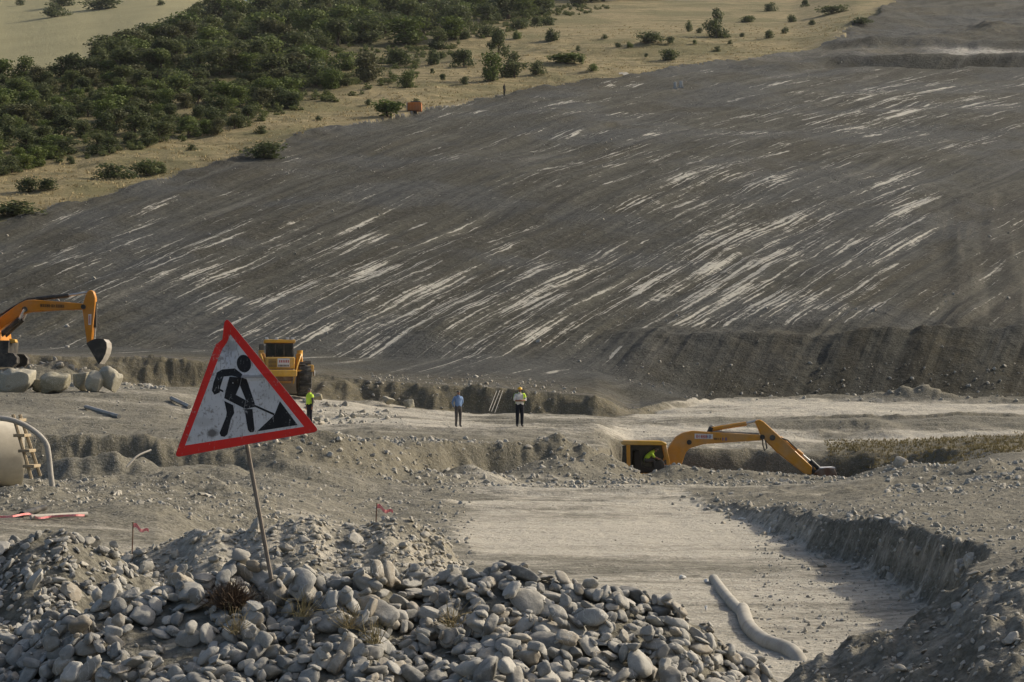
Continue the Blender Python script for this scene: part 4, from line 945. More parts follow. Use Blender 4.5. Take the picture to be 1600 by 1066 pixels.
for s in (-1, 1):
    lb('fender', 'loader_yellow', (s*1.25, -0.9, zb-0.08), (0.95, 1.5, 0.09)); lb('fender_lip', 'white', (s*1.72, -0.9, zb-0.20), (0.05, 1.5, 0.3))
    lb('headlamp', 'loader_yellow', (s*1.52, -1.35, zb+0.1), (0.34, 0.3, 0.26), None, 0.05)
    part_tube('handrail', M['loader_yellow'], lo, spline([(s*0.62, -1.72, zb-0.75), (s*0.80, -1.7, zb+0.05), (s*1.02, -1.3, zc+0.1), (s*1.0, -0.9, zc+0.12)], 4), 0.045, 6)
    part_prism('side_tank', M['yellow'], lo, [(s*0.72, zb-0.1), (s*1.18, zb-0.05), (s*1.10, zc+0.25), (s*0.80, zc+0.22)], 0.9, -0.7, 0.05)
    part_tube('air_filter', M['loader_yellow'], lo, [(s*1.0, -0.6, zc+0.1), (s*1.0, -0.6, zc+0.38)], 0.15, 12)
    for y in (-0.9, 1.9):
        bm = bmesh.new(); prof = [(0.42, -0.30), (0.62, -0.34), (0.80, -0.30), (0.86, -0.2), (0.875, 0), (0.86, 0.2), (0.80, 0.30), (0.62, 0.34), (0.42, 0.30)]
        n = 32; rings = [[bm.verts.new((w, r*math.cos(2*PI*k/n), r*math.sin(2*PI*k/n))) for r, w in prof] for k in range(n)]
        for k in range(n):
            for j in range(len(prof)-1): bm.faces.new((rings[k][j], rings[k][j+1], rings[(k+1) % n][j+1], rings[(k+1) % n][j]))
        wh = link('tyre', bm_mesh('tyre', bm, True), M['rubber'], lo); wh.location = (s*1.25, y, 0.85)
        bm = bmesh.new()
        for k in range(22):
            a = 2*PI*k/22
            for sg in (-1, 1): bbox(bm, (sg*0.15, 0.885*math.cos(a+sg*0.07), 0.885*math.sin(a+sg*0.07)), (0.30, 0.09, 0.06), Matrix.Rotation(a+PI/2, 3, 'X'))
        o = link('tread', bm_mesh('tread', bm), M['rubber'], wh)
        o = part_tube('rim', M['loader_yellow'], wh, [(-0.24, 0, 0), (0.24, 0, 0)], 0.425, 20)
lb('front_frame', 'yellow', (0, 1.8, zb-0.3), (1.2, 1.6, 0.8)); lb('bucket', 'steel', (0, 3.6, 0.6), (3.0, 0.9, 1.1), None, 0.1)

# ------------------------------------------------------------------ people
def person(name, base, height, rz, label, shirt, trousers, J=None, sleeve='shirt', hat=None, vest=False, shoes='dark', girth=1.12):
    s = height/1.75
    P = {'pelvis': (0, 0, .95), 'spine': (0, 0.01, 1.12), 'chest': (0, 0.0, 1.31), 'neckb': (0, 0.01, 1.45), 'neck': (0, 0, 1.52), 'head': (0, -.015, 1.60), 'crown': (0, -.01, 1.69),
         'nose': (0, -.105, 1.61), 'jaw': (0, -.065, 1.555)}
    for sd_, sg in (('L', 1), ('R', -1)):
        P.update({'sh'+sd_: (sg*.185, 0.01, 1.415), 'el'+sd_: (sg*.24, .02, 1.13), 'wr'+sd_: (sg*.25, -.03, .90), 'pa'+sd_: (sg*.25, -.04, .84),
                  'hip'+sd_: (sg*.09, 0, .91), 'kn'+sd_: (sg*.105, -.015, .50), 'an'+sd_: (sg*.11, .02, .09), 'to'+sd_: (sg*.13, -.13, .045)})
    P.update(J or {})
    Rr = {'pelvis': (.155, .115), 'spine': (.15, .11), 'chest': (.175, .125), 'neckb': (.085, .08), 'neck': (.055, .058), 'head': (.078, .092), 'crown': (.062, .075), 'nose': (.014, .016), 'jaw': (.04, .03)}
    for sd_ in 'LR': Rr.update({'sh'+sd_: (.066, .066), 'el'+sd_: (.047, .047), 'wr'+sd_: (.032, .030), 'pa'+sd_: (.040, .022), 'hip'+sd_: (.098, .10), 'kn'+sd_: (.064, .066), 'an'+sd_: (.046, .05), 'to'+sd_: (.042, .034)})
    Ed = [('pelvis', 'spine'), ('spine', 'chest'), ('chest', 'neckb'), ('neckb', 'neck'), ('neck', 'head'), ('head', 'crown'), ('head', 'nose'), ('neck', 'jaw')]
    for sd_ in 'LR': Ed += [('chest', 'sh'+sd_), ('sh'+sd_, 'el'+sd_), ('el'+sd_, 'wr'+sd_), ('wr'+sd_, 'pa'+sd_), ('pelvis', 'hip'+sd_), ('hip'+sd_, 'kn'+sd_), ('kn'+sd_, 'an'+sd_), ('an'+sd_, 'to'+sd_)]
    for sd_, sg in (('L', 1), ('R', -1)):                        # five fingers per hand
        w, p = Vector(P['wr'+sd_]), Vector(P['pa'+sd_]); dr = (p-w).normalized(); sidev = dr.cross(Vector((1, 0, 0)) if abs(dr.x) < .8 else Vector((0, 0, 1))).normalized()
        for k in range(4):
            ln = (.065, .078, .073, .056)[k]; b = p+sidev*((k-1.5)*.021)+dr*.02; curl = dr.cross(sidev)*sg*.02
            P['f%s%da' % (sd_, k)] = tuple(b+dr*ln*.5); P['f%s%db' % (sd_, k)] = tuple(b+dr*ln+curl)
            Rr['f%s%da' % (sd_, k)] = (.0095, .0095); Rr['f%s%db' % (sd_, k)] = (.008, .008)
            Ed += [('pa'+sd_, 'f%s%da' % (sd_, k)), ('f%s%da' % (sd_, k), 'f%s%db' % (sd_, k))]
        P['t'+sd_+'a'] = tuple(w+dr*.03-sidev*.045); P['t'+sd_+'b'] = tuple(w+dr*.075-sidev*.055); Rr['t'+sd_+'a'] = (.012, .012); Rr['t'+sd_+'b'] = (.009, .009)
        Ed += [('wr'+sd_, 't'+sd_+'a'), ('t'+sd_+'a', 't'+sd_+'b')]
    names = list(P); idx = {n: i for i, n in enumerate(names)}
    me = bpy.data.meshes.new('skeleton'); me.from_pydata([tuple(Vector(P[n])*s) for n in names], [(idx[a], idx[b]) for a, b in Ed], [])
    tmp = bpy.data.objects.new('tmp', me); COL.objects.link(tmp); md = tmp.modifiers.new('skin', 'SKIN'); md.use_smooth_shade = True
    for n in names:
        sv = me.skin_vertices[0].data[idx[n]]; g_ = girth if n[:2] in ('pe', 'sp', 'ch', 'hi', 'kn', 'an', 'el', 'sh') else 1.0; sv.radius = (Rr[n][0]*s*g_, Rr[n][1]*s*g_); sv.use_root = n == 'pelvis'
    sub = tmp.modifiers.new('sub', 'SUBSURF'); sub.levels = 1; sub.render_levels = 1
    dg = bpy.context.evaluated_depsgraph_get(); body = bpy.data.meshes.new_from_object(tmp.evaluated_get(dg)); body.name = name
    bpy.data.objects.remove(tmp)
    o = link(name, body); o.location = base; o.rotation_euler = (0, 0, rz)
    body.materials.clear()
    for m_ in (M['skin'], M[shirt], M[trousers], M[shoes]): body.materials.append(m_)
    def cls(e):
        a, b = e
        if b in ('neck', 'head', 'crown', 'nose', 'jaw') or b[0] in 'ft' and b[1:2] in ('L', 'R') or b.startswith(('pa',)): return 0
        if b.startswith('to'): return 3
        if b.startswith(('hip', 'kn', 'an')): return 2
        if b.startswith('wr'): return 1 if sleeve == 'long' else 0
        if e == ('pelvis', 'spine'): return 4
        return 1
    segs = [(Vector(P[a])*s, Vector(P[b])*s, cls((a, b)), (Rr[a][0]+Rr[b][0])/2*s, (a, b)) for a, b in Ed]; torso = []
    for f in body.polygons:
        c = f.center; best = None
        for a, b, k, r_, e in segs:
            t = max(0, min(1, (c-a).dot(b-a)/(b-a).length_squared)); q = (a+(b-a)*t-c).length-r_
            if best is None or q < best[0]: best = (q, k, e)
        k = best[1]
        if k == 4: k = 1 if c.z > 1.0*s or J and 'spine' in J else 2
        f.material_index = k
        if k == 1 and best[2][1] in ('spine', 'chest', 'neckb', 'shL', 'shR'): torso.append(f.index)
    if vest:
        bm = bmesh.new(); bm.from_mesh(body); bm.faces.ensure_lookup_table(); keep = set(torso)
        front = [f for f in bm.faces if f.index not in keep]; bmesh.ops.delete(bm, geom=front, context='FACES')
        if vest == 'open': bmesh.ops.delete(bm, geom=[f for f in bm.faces if f.calc_center_median().y < 0.01*s and f.calc_center_median().x < 0.13*s], context='FACES')
        for v in bm.verts: v.co += v.normal*0.016
        g = bmesh.ops.extrude_face_region(bm, geom=bm.faces[:]); bmesh.ops.translate(bm, verts=[v for v in g['geom'] if isinstance(v, bmesh.types.BMVert)], vec=(0, 0, 0))
        for v in [v for v in g['geom'] if isinstance(v, bmesh.types.BMVert)]: v.co += v.normal*0.006
        for f in bm.faces: f.material_index = 0
        vme = bm_mesh('vest', bm, True); vme.materials.clear(); link('vest', vme, M['hivis'], o)
    hc = Vector(P['crown'])*s
    def dome(nm, mat, r, drop, brim):
        bm = bmesh.new(); n = 16; prof = [(0.001, 1.0), (.5, .88), (.85, .55), (1.0, .1), (1.02, -drop)]+([(1.28, -drop-.06), (1.28, -drop-.1), (1.0, -drop-.06)] if brim else [])
        rings = [[bm.verts.new((hc.x+r*.88*a*math.cos(2*PI*k/n), hc.y+r*a*math.sin(2*PI*k/n)-(0.02*s if brim and a > 1.1 else 0), hc.z-.015*s+r*.8*h)) for a, h in prof] for k in range(n)]
        for k in range(n):
            for j in range(len(prof)-1): bm.faces.new((rings[k][j], rings[k][j+1], rings[(k+1) % n][j+1], rings[(k+1) % n][j]))
        link(nm, bm_mesh(nm, bm, True), M[mat], o)
    if hat: dome('hard_hat', hat, .118*s, .05, True)
    else: dome('hair', 'hair', .092*s, .22, False)
    return setp(o, label, 'person')

def gp(px, d): return Vector(((px-CX)/F*d, d, float(ground(px, d))))
person('person', gp(716, 97), 1.76, 0.5, 'person in light blue shirt and grey trousers standing with hands behind the back', 'blue', 'greycloth',
       {'elL': (.27, .08, 1.16), 'wrL': (.16, .16, .98), 'paL': (.09, .17, .95), 'elR': (-.27, .08, 1.16), 'wrR': (-.15, .17, .97), 'paR': (-.08, .18, .95)}, 'long')
person('person', gp(812, 97), 1.88, 0.25, 'person in yellow hard hat, white shirt and dark trousers, arms folded', 'whitecloth', 'navy',
       {'elL': (.26, -.06, 1.17), 'wrL': (.05, -.21, 1.18), 'paL': (-.03, -.22, 1.19), 'elR': (-.26, -.06, 1.17), 'wrR': (-.05, -.17, 1.16), 'paR': (.03, -.18, 1.15)}, 'shirt', 'hat', 'open', 'dark', 1.28)
person('person', gp(484, 96), 1.74, -0.9, 'person in yellow green vest half hidden by the right corner of the sign', 'greycloth', 'navy', None, 'long', None, True)
pd = ray(788, 150, 240, 400)
person('person', gp(788, pd), 1.8, 0.9, 'dark clothed person alone at the grass edge on top of the graded slope', 'blackcloth', 'blackcloth', None, 'long')
op = E2.o+E2.v(1010, 737, -0.75)-Vector((0, 0, -0.02))
person('person', op, 1.7, PI/2, 'person in green vest bending forward inside the cab of the trench excavator', 'hivis', 'greycloth',
       {'pelvis': (0, .12, .52), 'spine': (0, .03, .66), 'chest': (0, -.12, .80), 'neckb': (0, -.22, .87), 'neck': (0, -.27, .90), 'head': (0, -.33, .95), 'crown': (0, -.39, 1.0), 'nose': (0, -.40, .90), 'jaw': (0, -.35, .88),
        'shL': (.18, -.16, .85), 'shR': (-.18, -.16, .85), 'elL': (.22, -.28, .66), 'elR': (-.22, -.28, .66), 'wrL': (.18, -.45, .60), 'wrR': (-.18, -.45, .60), 'paL': (.17, -.50, .58), 'paR': (-.17, -.50, .58),
        'hipL': (.09, .10, .50), 'hipR': (-.09, .10, .50), 'knL': (.12, -.30, .50), 'knR': (-.12, -.30, .50), 'anL': (.12, -.32, .10), 'anR': (-.12, -.32, .10), 'toL': (.13, -.46, .06), 'toR': (-.13, -.46, .06)}, 'shirt')

# ------------------------------------------------------------------ concrete pipe, ladder, hose and litter on the left
pc = pt(-20, 707, 37.0); prad = 0.61
def lathe_x(bm, prof, n=40, rough=0.0):
    rings = [[bm.verts.new((x, r*math.cos(2*PI*k/n), r*math.sin(2*PI*k/n))) for x, r in prof] for k in range(n)]
    for k in range(n):
        for j in range(len(prof)): bm.faces.new((rings[k][j], rings[k][(j+1) % len(prof)], rings[(k+1) % n][(j+1) % len(prof)], rings[(k+1) % n][j]))
bm = bmesh.new(); lathe_x(bm, [(-2.6, prad), (0.55, prad), (0.60, prad-0.03), (0.60, prad-0.13), (-2.6, prad-0.13)])
pipe = link('concrete_pipe', bm_mesh('concrete_pipe', bm, True), M['concrete']); pipe.location = pc; pipe.rotation_euler = (0, 0, math.radians(20))
setp(pipe, 'wide pale concrete pipe lying at the left edge with a ladder leaning on it', 'pipe')
ld = empty('ladder', pt(55, 748, 36.2)); setp(ld, 'short weathered wooden ladder leaning on the end of the concrete pipe', 'ladder'); lo_ = Vector(ld.location)
for (a, b, d) in (((20.3, 648), (49, 748), 36.0), ((31, 648), (63, 744), 36.45)): part_tube('rail', M['wood'], ld, [pt(*a, d)-lo_, pt(*b, d)-lo_], 0.032, 6)
for k in range(4):
    t = (k+0.35)/4.1; a = pt(20.3+28.7*t, 648+100*t, 35.96); b = pt(31+32*t, 648+96*t, 36.49); c = (a+b)/2-lo_
    part_box('rung', M['wood'], ld, c-Vector((0, 0.045, 0)), (0.20, (b-a).length*0.95, 0.055), None, 0.006)
hz = [pt(*p, 35.2) for p in [(-60, 652), (-10, 653), (20, 657), (48, 670), (70, 690), (76, 712), (79, 740), (83, 770), (86, 790), (82, 802)]]
setp(part_tube('drain_hose', M['hose'], None, spline(hz, 5), 0.048, 10), 'thin grey hose arching off the concrete pipe down to the ground', 'hose')
def lying(name, mat, pts, r, label, cat, d0=20, d1=120, n=10, lift=1.0):
    w = [on_ground(px, py, d0, d1) for px, py in pts]
    for v in w: v.z += r*lift
    return setp(part_tube(name, M[mat], None, w if len(w) < 3 else spline(w, 5), r, n), label, cat)
lying('plank', 'pale_stick', [(48, 812), (136, 808)], 0.035, 'pale wooden pole lying on the ground below the arched hose', 'plank', 26, 34)
lying('pipe_offcut', 'dark', [(34, 810), (70, 798)], 0.045, 'short dark pipe offcut beside the foot of the arched hose', 'pipe', 26, 36)
lying('steel_pipe', 'steel', [(134, 641), (186, 656)], 0.085, 'grey steel pipe lying on the pale terrace below the boulders', 'pipe', 55, 90)
lying('steel_sheet', 'steel', [(268, 627), (296, 640)], 0.10, 'crumpled grey sheet lying left of the sign edge', 'metal sheet', 70, 95, 5)
sw = [pt(198, 730, 46.5), pt(214, 713, 46.7), pt(236, 703, 47.0)]
setp(part_tube('bent_stick', M['pale_stick'], None, spline(sw, 5), 0.022, 6), 'thin pale bent stick rising above the edge of the dark ditch', 'stick')
# tape on the ground
def ribbon(name, pts, w, mat, label, cat, thick=0.004):
    bm = bmesh.new(); P_ = spline(pts, 6); prev = None
    for i, p in enumerate(P_):
        up = Vector((0.15*math.sin(i*0.9), 0.35*math.cos(i*0.7), 1)).normalized()*w
        cur = [bm.verts.new(p-up/2), bm.verts.new(p+up/2), bm.verts.new(p+up/2+Vector((0, thick, 0))), bm.verts.new(p-up/2+Vector((0, thick, 0)))]
        if prev:
            for k in range(4): bm.faces.new((prev[k], prev[(k+1) % 4], cur[(k+1) % 4], cur[k]))
        prev = cur
    return setp(link(name, bm_mesh(name, bm), M[mat]), label, cat)
tp = [on_ground(px, py, 24, 36)+Vector((0, 0, 0.05+0.03*math.sin(px))) for px, py in [(-30, 815), (0, 814), (20, 816), (45, 813), (60, 815), (85, 812), (115, 815), (132, 813)]]
ribbon('barrier_tape', tp, 0.03, 'ribbon', 'faded red and white barrier tape lying across the track at the left edge', 'tape')
for px, py, d, h, side, lab in [(206, 832, 24.5, 46, 1, 'pink ribbon on a thin stake behind the small left stone heap'), (587, 785, 24.2, 20, 1, 'pink ribbon on a short stake on top of the pale rubble ridge')]:
    b = gp(px, d); t = b+Vector((2/F*d, 0, (h+14)/F*d)); st = empty('marker_stake', b); setp(st, lab, 'stake')
    part_tube('stick', M['rust'], st, [(0, 0, -0.05), t-b], 0.008, 6)
    bm = bmesh.new(); prev = None
    for i in range(9):
        p = t-b+Vector((i*0.024, 0.02*math.sin(i*1.3), -0.02-0.010*i+0.02*math.sin(i*1.1))); hh = 0.05*(1-0.05*i)
        cur = [bm.verts.new(p), bm.verts.new(p-Vector((0.005, 0, hh))), bm.verts.new(p-Vector((0.005, 0.003, hh))), bm.verts.new(p-Vector((0, 0.003, 0)))]
        if prev:
            for k in range(4): bm.faces.new((prev[k], prev[(k+1) % 4], cur[(k+1) % 4], cur[k]))
        prev = cur
    link('ribbon', bm_mesh('ribbon', bm), M['ribbon'], st)
# pale sheets in the rubble
def flat_sheet(px, py, w, dep, d0, d1, label, seed, name='plastic_sheet', mat='pvc', cat='plastic sheet'):
    c = on_ground(px, py, d0, d1); r = random.Random(seed); bm = bmesh.new(); n = 14; wm = w/F*c.y/2
    top_ = []
    for k in range(n):
        a = 2*PI*k/n; q = r.uniform(0.65, 1.1); x, y = c.x+wm*q*math.cos(a), c.y+dep*q*math.sin(a); top_.append((x, y))
    ring_ = [bm.verts.new((x, y, float(gxy(x, y))+0.03+r.uniform(0, 0.03))) for x, y in top_]; cv = bm.verts.new((c.x, c.y, float(gxy(c.x, c.y))+0.07))
    for k in range(n): bm.faces.new((cv, ring_[k], ring_[(k+1) % n]))
    g = bmesh.ops.extrude_face_region(bm, geom=bm.faces[:]); bmesh.ops.translate(bm, verts=[v for v in g['geom'] if isinstance(v, bmesh.types.BMVert)], vec=(0, 0, -0.03))
    return setp(link(name, bm_mesh(name, bm), M[mat]), label, cat)
flat_sheet(226, 790, 42, 0.5, 34, 46, 'pale sheet half buried in the rubble left of the sign post', 1)
flat_sheet(322, 776, 26, 0.5, 36, 50, 'small pale sheet in the rubble right below the sign plate', 2)
flat_sheet(184, 773, 12, 0.3, 34, 46, 'scrap of white sheet at the upper end of the rubble bank', 3)
def litter(px, py, w, h, d0, d1, label, seed):
    c = on_ground(px, py, d0, d1); me = stone_mesh('litter', 3, seed, cuts=3, nz=0.7); me.materials.append(M['plastic'])
    o = link('litter', me); o.location = c+Vector((0, 0, h/F*c.y*0.4)); o.scale = (w/F*c.y/2, w/F*c.y/2*0.7, h/F*c.y/2); o.rotation_euler = (0, 0, seed)
    setp(o, label, 'litter')
litter(1203, 833, 8, 11, 30, 60, 'white litter at the foot of the earth wall, upper part of the pit', 11)
litter(1103, 912, 9, 8, 20, 40, 'white scrap at the upper end of the white drain pipe', 12)
litter(1066, 906, 13, 8, 20, 40, 'crumpled white bag on the pit floor left of the drain pipe', 13)
litter(1103, 955, 7, 10, 18, 40, 'white cup on the ground between the stone heap and the drain pipe', 14)
litter(1160, 813, 14, 5, 40, 60, 'whitish crumbs by the far end of the earth wall', 15)
# white drain pipes in the pit
def drain(pts, r, label, d0=17, d1=45, dive=0.0):
    w = [on_ground(px, py, d0, d1)+Vector((0, 0, r*0.35)) for px, py in pts]
    if dive: w[-1].z -= dive
    P_ = spline(w, 8); bm = bmesh.new()
    btube(bm, P_, [r*(1+0.03*math.sin(i*2.2)) for i in range(len(P_))], 18, False)
    inner_ = P_[:]; btube(bm, inner_, r*0.86, 18, False)
    o = setp(link('drain_pipe', bm_mesh('drain_pipe', bm, True), M['pvc']), label, 'pipe', 'white drain pipes in the pit')
    for e, sgn in ((0, 1), (-1, -1)):
        t = (P_[1]-P_[0] if e == 0 else P_[-2]-P_[-1]).normalized(); bm = bmesh.new(); btube(bm, [P_[e]-t*0.012, P_[e]-t*0.012, P_[e]+t*0.05, P_[e]+t*0.05], [r*0.85, r*1.06, r*1.06, r*1.0], 18, False); link('collar', bm_mesh('collar', bm, True), M['pvc'], o)
    return o
drain([(1115, 908), (1128, 927), (1143, 947), (1162, 965)], 0.08, 'upper length of white drain pipe, straight, ending against the curved one')
drain([(1160, 957), (1170, 985), (1195, 1008), (1238, 1027), (1262, 1038)], 0.094, 'lower length of white drain pipe, curving under the dark earth heap', 20.8, 45, 0.22)
# poles leaning on the shaded bank
for k, (a, b) in enumerate((((764, 642), (776, 611)), ((768, 643), (781, 610)), ((773, 645), (786, 609)))):
    setp(part_tube('leaning_pole', M['pale_stick'], None, [pt(*a, 109.6+0.1*k), pt(*b, 111.0+0.1*k)], 0.018, 6), ('leftmost', 'middle', 'rightmost')[k]+' of three thin pale poles leaning on the shaded bank between the two men', 'pole', 'poles leaning on the bank')
# hilltop things
hd = ray(648, 179, 230, 330); ob = empty('orange_container', gp(648, hd)); setp(ob, 'orange container half sunk at the upper edge of the graded slope', 'container')
w_ = 22/F*hd; part_box('body', M['boxorange'], ob, (0, 0, 0.45), (w_, 1.4, 1.1), None, 0.05); part_box('end_panel', M['steel'], ob, (-w_/2-0.06, 0, 0.45), (0.12, 1.42, 1.12), None, 0.02); part_box('lid', M['dark'], ob, (0.1, 0.3, 1.15), (w_*0.7, 0.7, 0.22), None, 0.05)
for k in range(4): part_box('rib', M['boxorange'], ob, (-w_/2+w_*(k+1)/5, -0.73, 0.45), (0.09, 0.07, 1.0), None, 0.01)
for k, (px, w) in enumerate(((1055, 0.55), (1064, 0.7))):
    hd = ray(px, 139, 280, 400); o = empty('concrete_post', gp(px, hd)); setp(o, ('left', 'right')[k]+' of two stubby pale concrete posts at the top of the graded slope', 'post', 'concrete posts'); part_box('shaft', M['rockgrey'], o, (0, 0, 0.4), (w*0.8, 0.5, 1.1), None, 0.06); part_box('footing', M['rockgrey'], o, (0, 0, -0.05), (w*0.8+0.3, 0.8, 0.3), None, 0.03)
flat_sheet(976, 116, 18, 1.6, 300, 380, 'pale sheet lying on the grass edge above the slope', 4)

# ------------------------------------------------------------------ trees and shrubs
def crown_arrays(seed, n_leaf, lobes, leaf, low=0.0, zmax=0.70):
    r = np.random.default_rng(seed); C_, R_ = [], []
    for k in range(lobes):
        a = r.uniform(0, 2*PI); q = r.uniform(0.0, 0.30); z = r.uniform(low+0.06, zmax); q *= 1.30-1.05*z
        C_.append((q*math.cos(a), q*math.sin(a), z)); R_.append(r.uniform(0.14, 0.27))
    C_ = np.array(C_); R_ = np.array(R_); k = r.choice(lobes, n_leaf, p=R_**2/np.sum(R_**2))
    dv = r.normal(size=(n_leaf, 3)); dv /= np.linalg.norm(dv, axis=1)[:, None]
    rad = R_[k]*(r.random(n_leaf)**0.35)*r.uniform(0.8, 1.18, n_leaf)
    p = C_[k]+dv*rad[:, None]*np.array([1, 1, 0.85]); p[:, 2] = np.clip(p[:, 2], 0.02, 1.02)
    nrm = dv+r.normal(size=dv.shape)*0.55; nrm /= np.linalg.norm(nrm, axis=1)[:, None]
    t = np.cross(nrm, r.normal(size=dv.shape)); t /= np.linalg.norm(t, axis=1)[:, None]; b = np.cross(nrm, t)
    s = (leaf*r.uniform(0.6, 1.4, n_leaf))[:, None]
    V_ = np.stack([p-t*s, p-b*s*0.6, p+t*s, p+b*s*0.6], 1).reshape(-1, 3); F_ = np.arange(n_leaf*4).reshape(-1, 4)
    return V_, F_
CROWN = [np_mesh('crown', *crown_arrays(20+i, 1500, 9+i % 5, 0.034), smooth=False) for i in range(9)]
BUSH = [np_mesh('foliage', *crown_arrays(60+i, 1000, 12+i % 4, 0.040, 0.0, 0.46), smooth=False) for i in range(6)]
GBUSH = [np_mesh('foliage', *crown_arrays(80+i, 900, 12, 0.042, 0.0, 0.46), smooth=False) for i in range(2)]
for i, m_ in enumerate(CROWN+BUSH): m_.materials.append(M['leafgreen'] if i in (2, 6) else M['brush'] if i in (4,) else M['leaf'])
for m_ in GBUSH: m_.materials.append(M['leafgreen'])
def trunk_mesh(seed):
    r = random.Random(seed); bm = bmesh.new(); top_ = Vector((r.uniform(-.05, .05), r.uniform(-.05, .05), .55))
    btube(bm, [(0, 0, -.08), (0.01, 0, .15), top_*0.6, top_], [.035, .028, .02, .012], 6)
    for k in range(4):
        a = k*1.6+r.random(); b = top_*r.uniform(0.45, 0.8); btube(bm, [b, b+Vector((.2*math.cos(a), .2*math.sin(a), .18))], [.014, .005], 5)
    me = bm_mesh('trunk', bm); me.materials.append(M['bark']); return me
TRUNK = [trunk_mesh(i) for i in range(4)]
def tree(px, d, w, h, label, cat='tree', group=None, kind='tree', bright=False):
    b = gp(px, d); r_ = random
    if kind == 'tree':
        o = empty('tree', b, r_.uniform(0, 6.28)); parts = (('trunk', TRUNK[r_.randrange(4)]), ('crown', CROWN[r_.randrange(len(CROWN))]))
    else:
        o = empty('shrub', b, r_.uniform(0, 6.28)); parts = (('stem', TRUNK[r_.randrange(4)]), ('foliage', (GBUSH if bright else BUSH)[r_.randrange(2 if bright else len(BUSH))]))
    for nm, me in parts: link(nm, me, None, o)
    o.scale = (w, w*r_.uniform(0.85, 1.1), h)
    return setp(o, label, cat, group)
# the dense wood on the upper left: each tree by itself
random.seed(11); placed = []; n_try = 0
WLAB = 'dark green tree packed in the middle of the dense upper left wood'
while len(placed) < 298 and n_try < 9000:
    n_try += 1; px = random.uniform(-40, 1040); py = random.uniform(-14, 290)
    lowb = np.interp(px, [-300, 0, 200, 330, 470, 560, 640, 760, 900, 1050], [320, 276, 238, 216, 172, 142, 96, 46, 18, -8])
    upb = np.interp(px, [-300, 0, 70, 130, 170, 250, 400, 1050], [118, 118, 122, 124, 84, 56, 14, -40])
    if not upb < py < lowb: continue
    if px > 480 and py > 80 and random.random() < 0.8: continue
    if px > 560 and py > 55 and random.random() < 0.5: continue
    sp = 15 if py > 110 else 13
    if any((px-a)**2+((py-b)*1.5)**2 < (sp)**2 for a, b in placed): continue
    d = ray(px, py, 170, 640)
    if d > 630: continue
    placed.append((px, py))
    hp = random.uniform(34, 56) if py < 130 else random.uniform(24, 44)
    h = hp/F*d; w = h*random.uniform(1.3, 1.9)
    if py < upb+22 and px < 420: lg = ('dark tree on the upper rim of the wood, against the pale field', 'trees on the upper rim of the wood')
    elif py > lowb-24 and px < 560: lg = ('tree on the lower rim of the wood, just above the dry grass strip', 'trees on the lower rim of the wood')
    elif px > 560: lg = ('tree in the thinner right end of the wood above the scattered bushes', 'trees in the right end of the wood')
    elif px < 110: lg = ('tree inside the wood close to the left edge of the picture', 'trees at the left edge of the wood')
    else: lg = (WLAB, 'trees of the dense wood')
    tree(px, d, w, h, lg[0], 'tree', lg[1])
SH = [(860, 66, 22, 22, 'round dark shrub alone on the grass above the hilltop person'), (806, 62, 16, 15, 'small round shrub on the grass below the upper wood edge'), (778, 92, 32, 36, 'tall two tiered bush on the grass left of the hilltop person'),
 (725, 105, 34, 28, 'broad dark bush on the grass above the orange container, right hand one'), (674, 102, 18, 28, 'slim upright bush on the grass above the orange container'), (620, 102, 34, 30, 'dark bush at the ragged lower end of the wood'),
 (770, 127, 38, 34, 'large leafy bush just left above the hilltop person'), (804, 121, 36, 34, 'large leafy bush just right above the hilltop person'), (838, 117, 24, 22, 'medium bush at the right end of the bush row above the hilltop person'),
 (885, 100, 52, 17, 'low bright green thicket on the dry grass'), (909, 101, 13, 14, 'small dark shrub at the right end of the bright green thicket'), (926, 112, 17, 13, 'small shrub near the pale sheet on the grass edge'),
 (1046, 95, 29, 19, 'rounded dark shrub at the grass edge above the concrete posts'), (1012, 68, 36, 18, 'wide low bush on the open grass left of the tall tree'), (1076, 50, 10, 19, 'thin upright shrub on the open grass near the tall tree'),
 (1120, 60, 30, 40, 'tall narrow tree standing alone on the open grass at top right'), (1202, 60, 15, 14, 'small shrub on the grass right of the lone tree'), (1202, 18, 19, 14, 'shrub high on the grass near the top edge, right of the lone tree'),
 (1300, 22, 38, 12, 'low bush at the top edge near the grass corner'), (1168, 36, 24, 11, 'low bush just above right of the lone tree'), (1347, 40, 24, 11, 'dark low bush on the boundary of grass and bare earth at top right'),
 (412, 248, 58, 24, 'dark spreading bush on the grass strip by the slope edge, middle left'), (229, 275, 42, 24, 'dark bush on the grass strip, right one of the left pair'), (178, 280, 46, 26, 'dark bush on the grass strip, left one of the left pair'),
 (45, 303, 32, 26, 'upright bush on the grass strip near the left edge'), (75, 298, 27, 20, 'smaller bush beside the upright one near the left edge'), (22, 338, 70, 24, 'low dark scrub at the left edge where the graded slope begins'),
 (605, 186, 50, 26, 'green bush hugging the slope edge left of the orange container'), (86, 28, 34, 22, 'grey green tree on the far pale field, lower one of the close pair'), (97, 11, 30, 18, 'grey green tree on the far pale field, upper one of the close pair'),
 (157, 15, 48, 19, 'wide clump of grey green trees on the far pale field at the top edge'), (571, 128, 46, 36, 'broad bush in the clearing at the right end of the wood'), (519, 132, 30, 28, 'bush in the clearing below the wood, left hand one'), (540, 110, 34, 30, 'bush at the upper rim of the clearing below the wood'),
 (635, 138, 30, 26, 'bush just above the orange container'), (650, 166, 16, 12, 'small dark bush growing directly above the orange container'), (811, 46, 27, 18, 'bush at the lower edge of the upper wood, left one'), (860, 40, 22, 14, 'bush at the lower edge of the upper wood, right one'),
 (759, 58, 22, 20, 'shrub at the tip of the wood above the two tiered bush'), (700, 62, 26, 24, 'shrub at the wood edge left of the tip')]
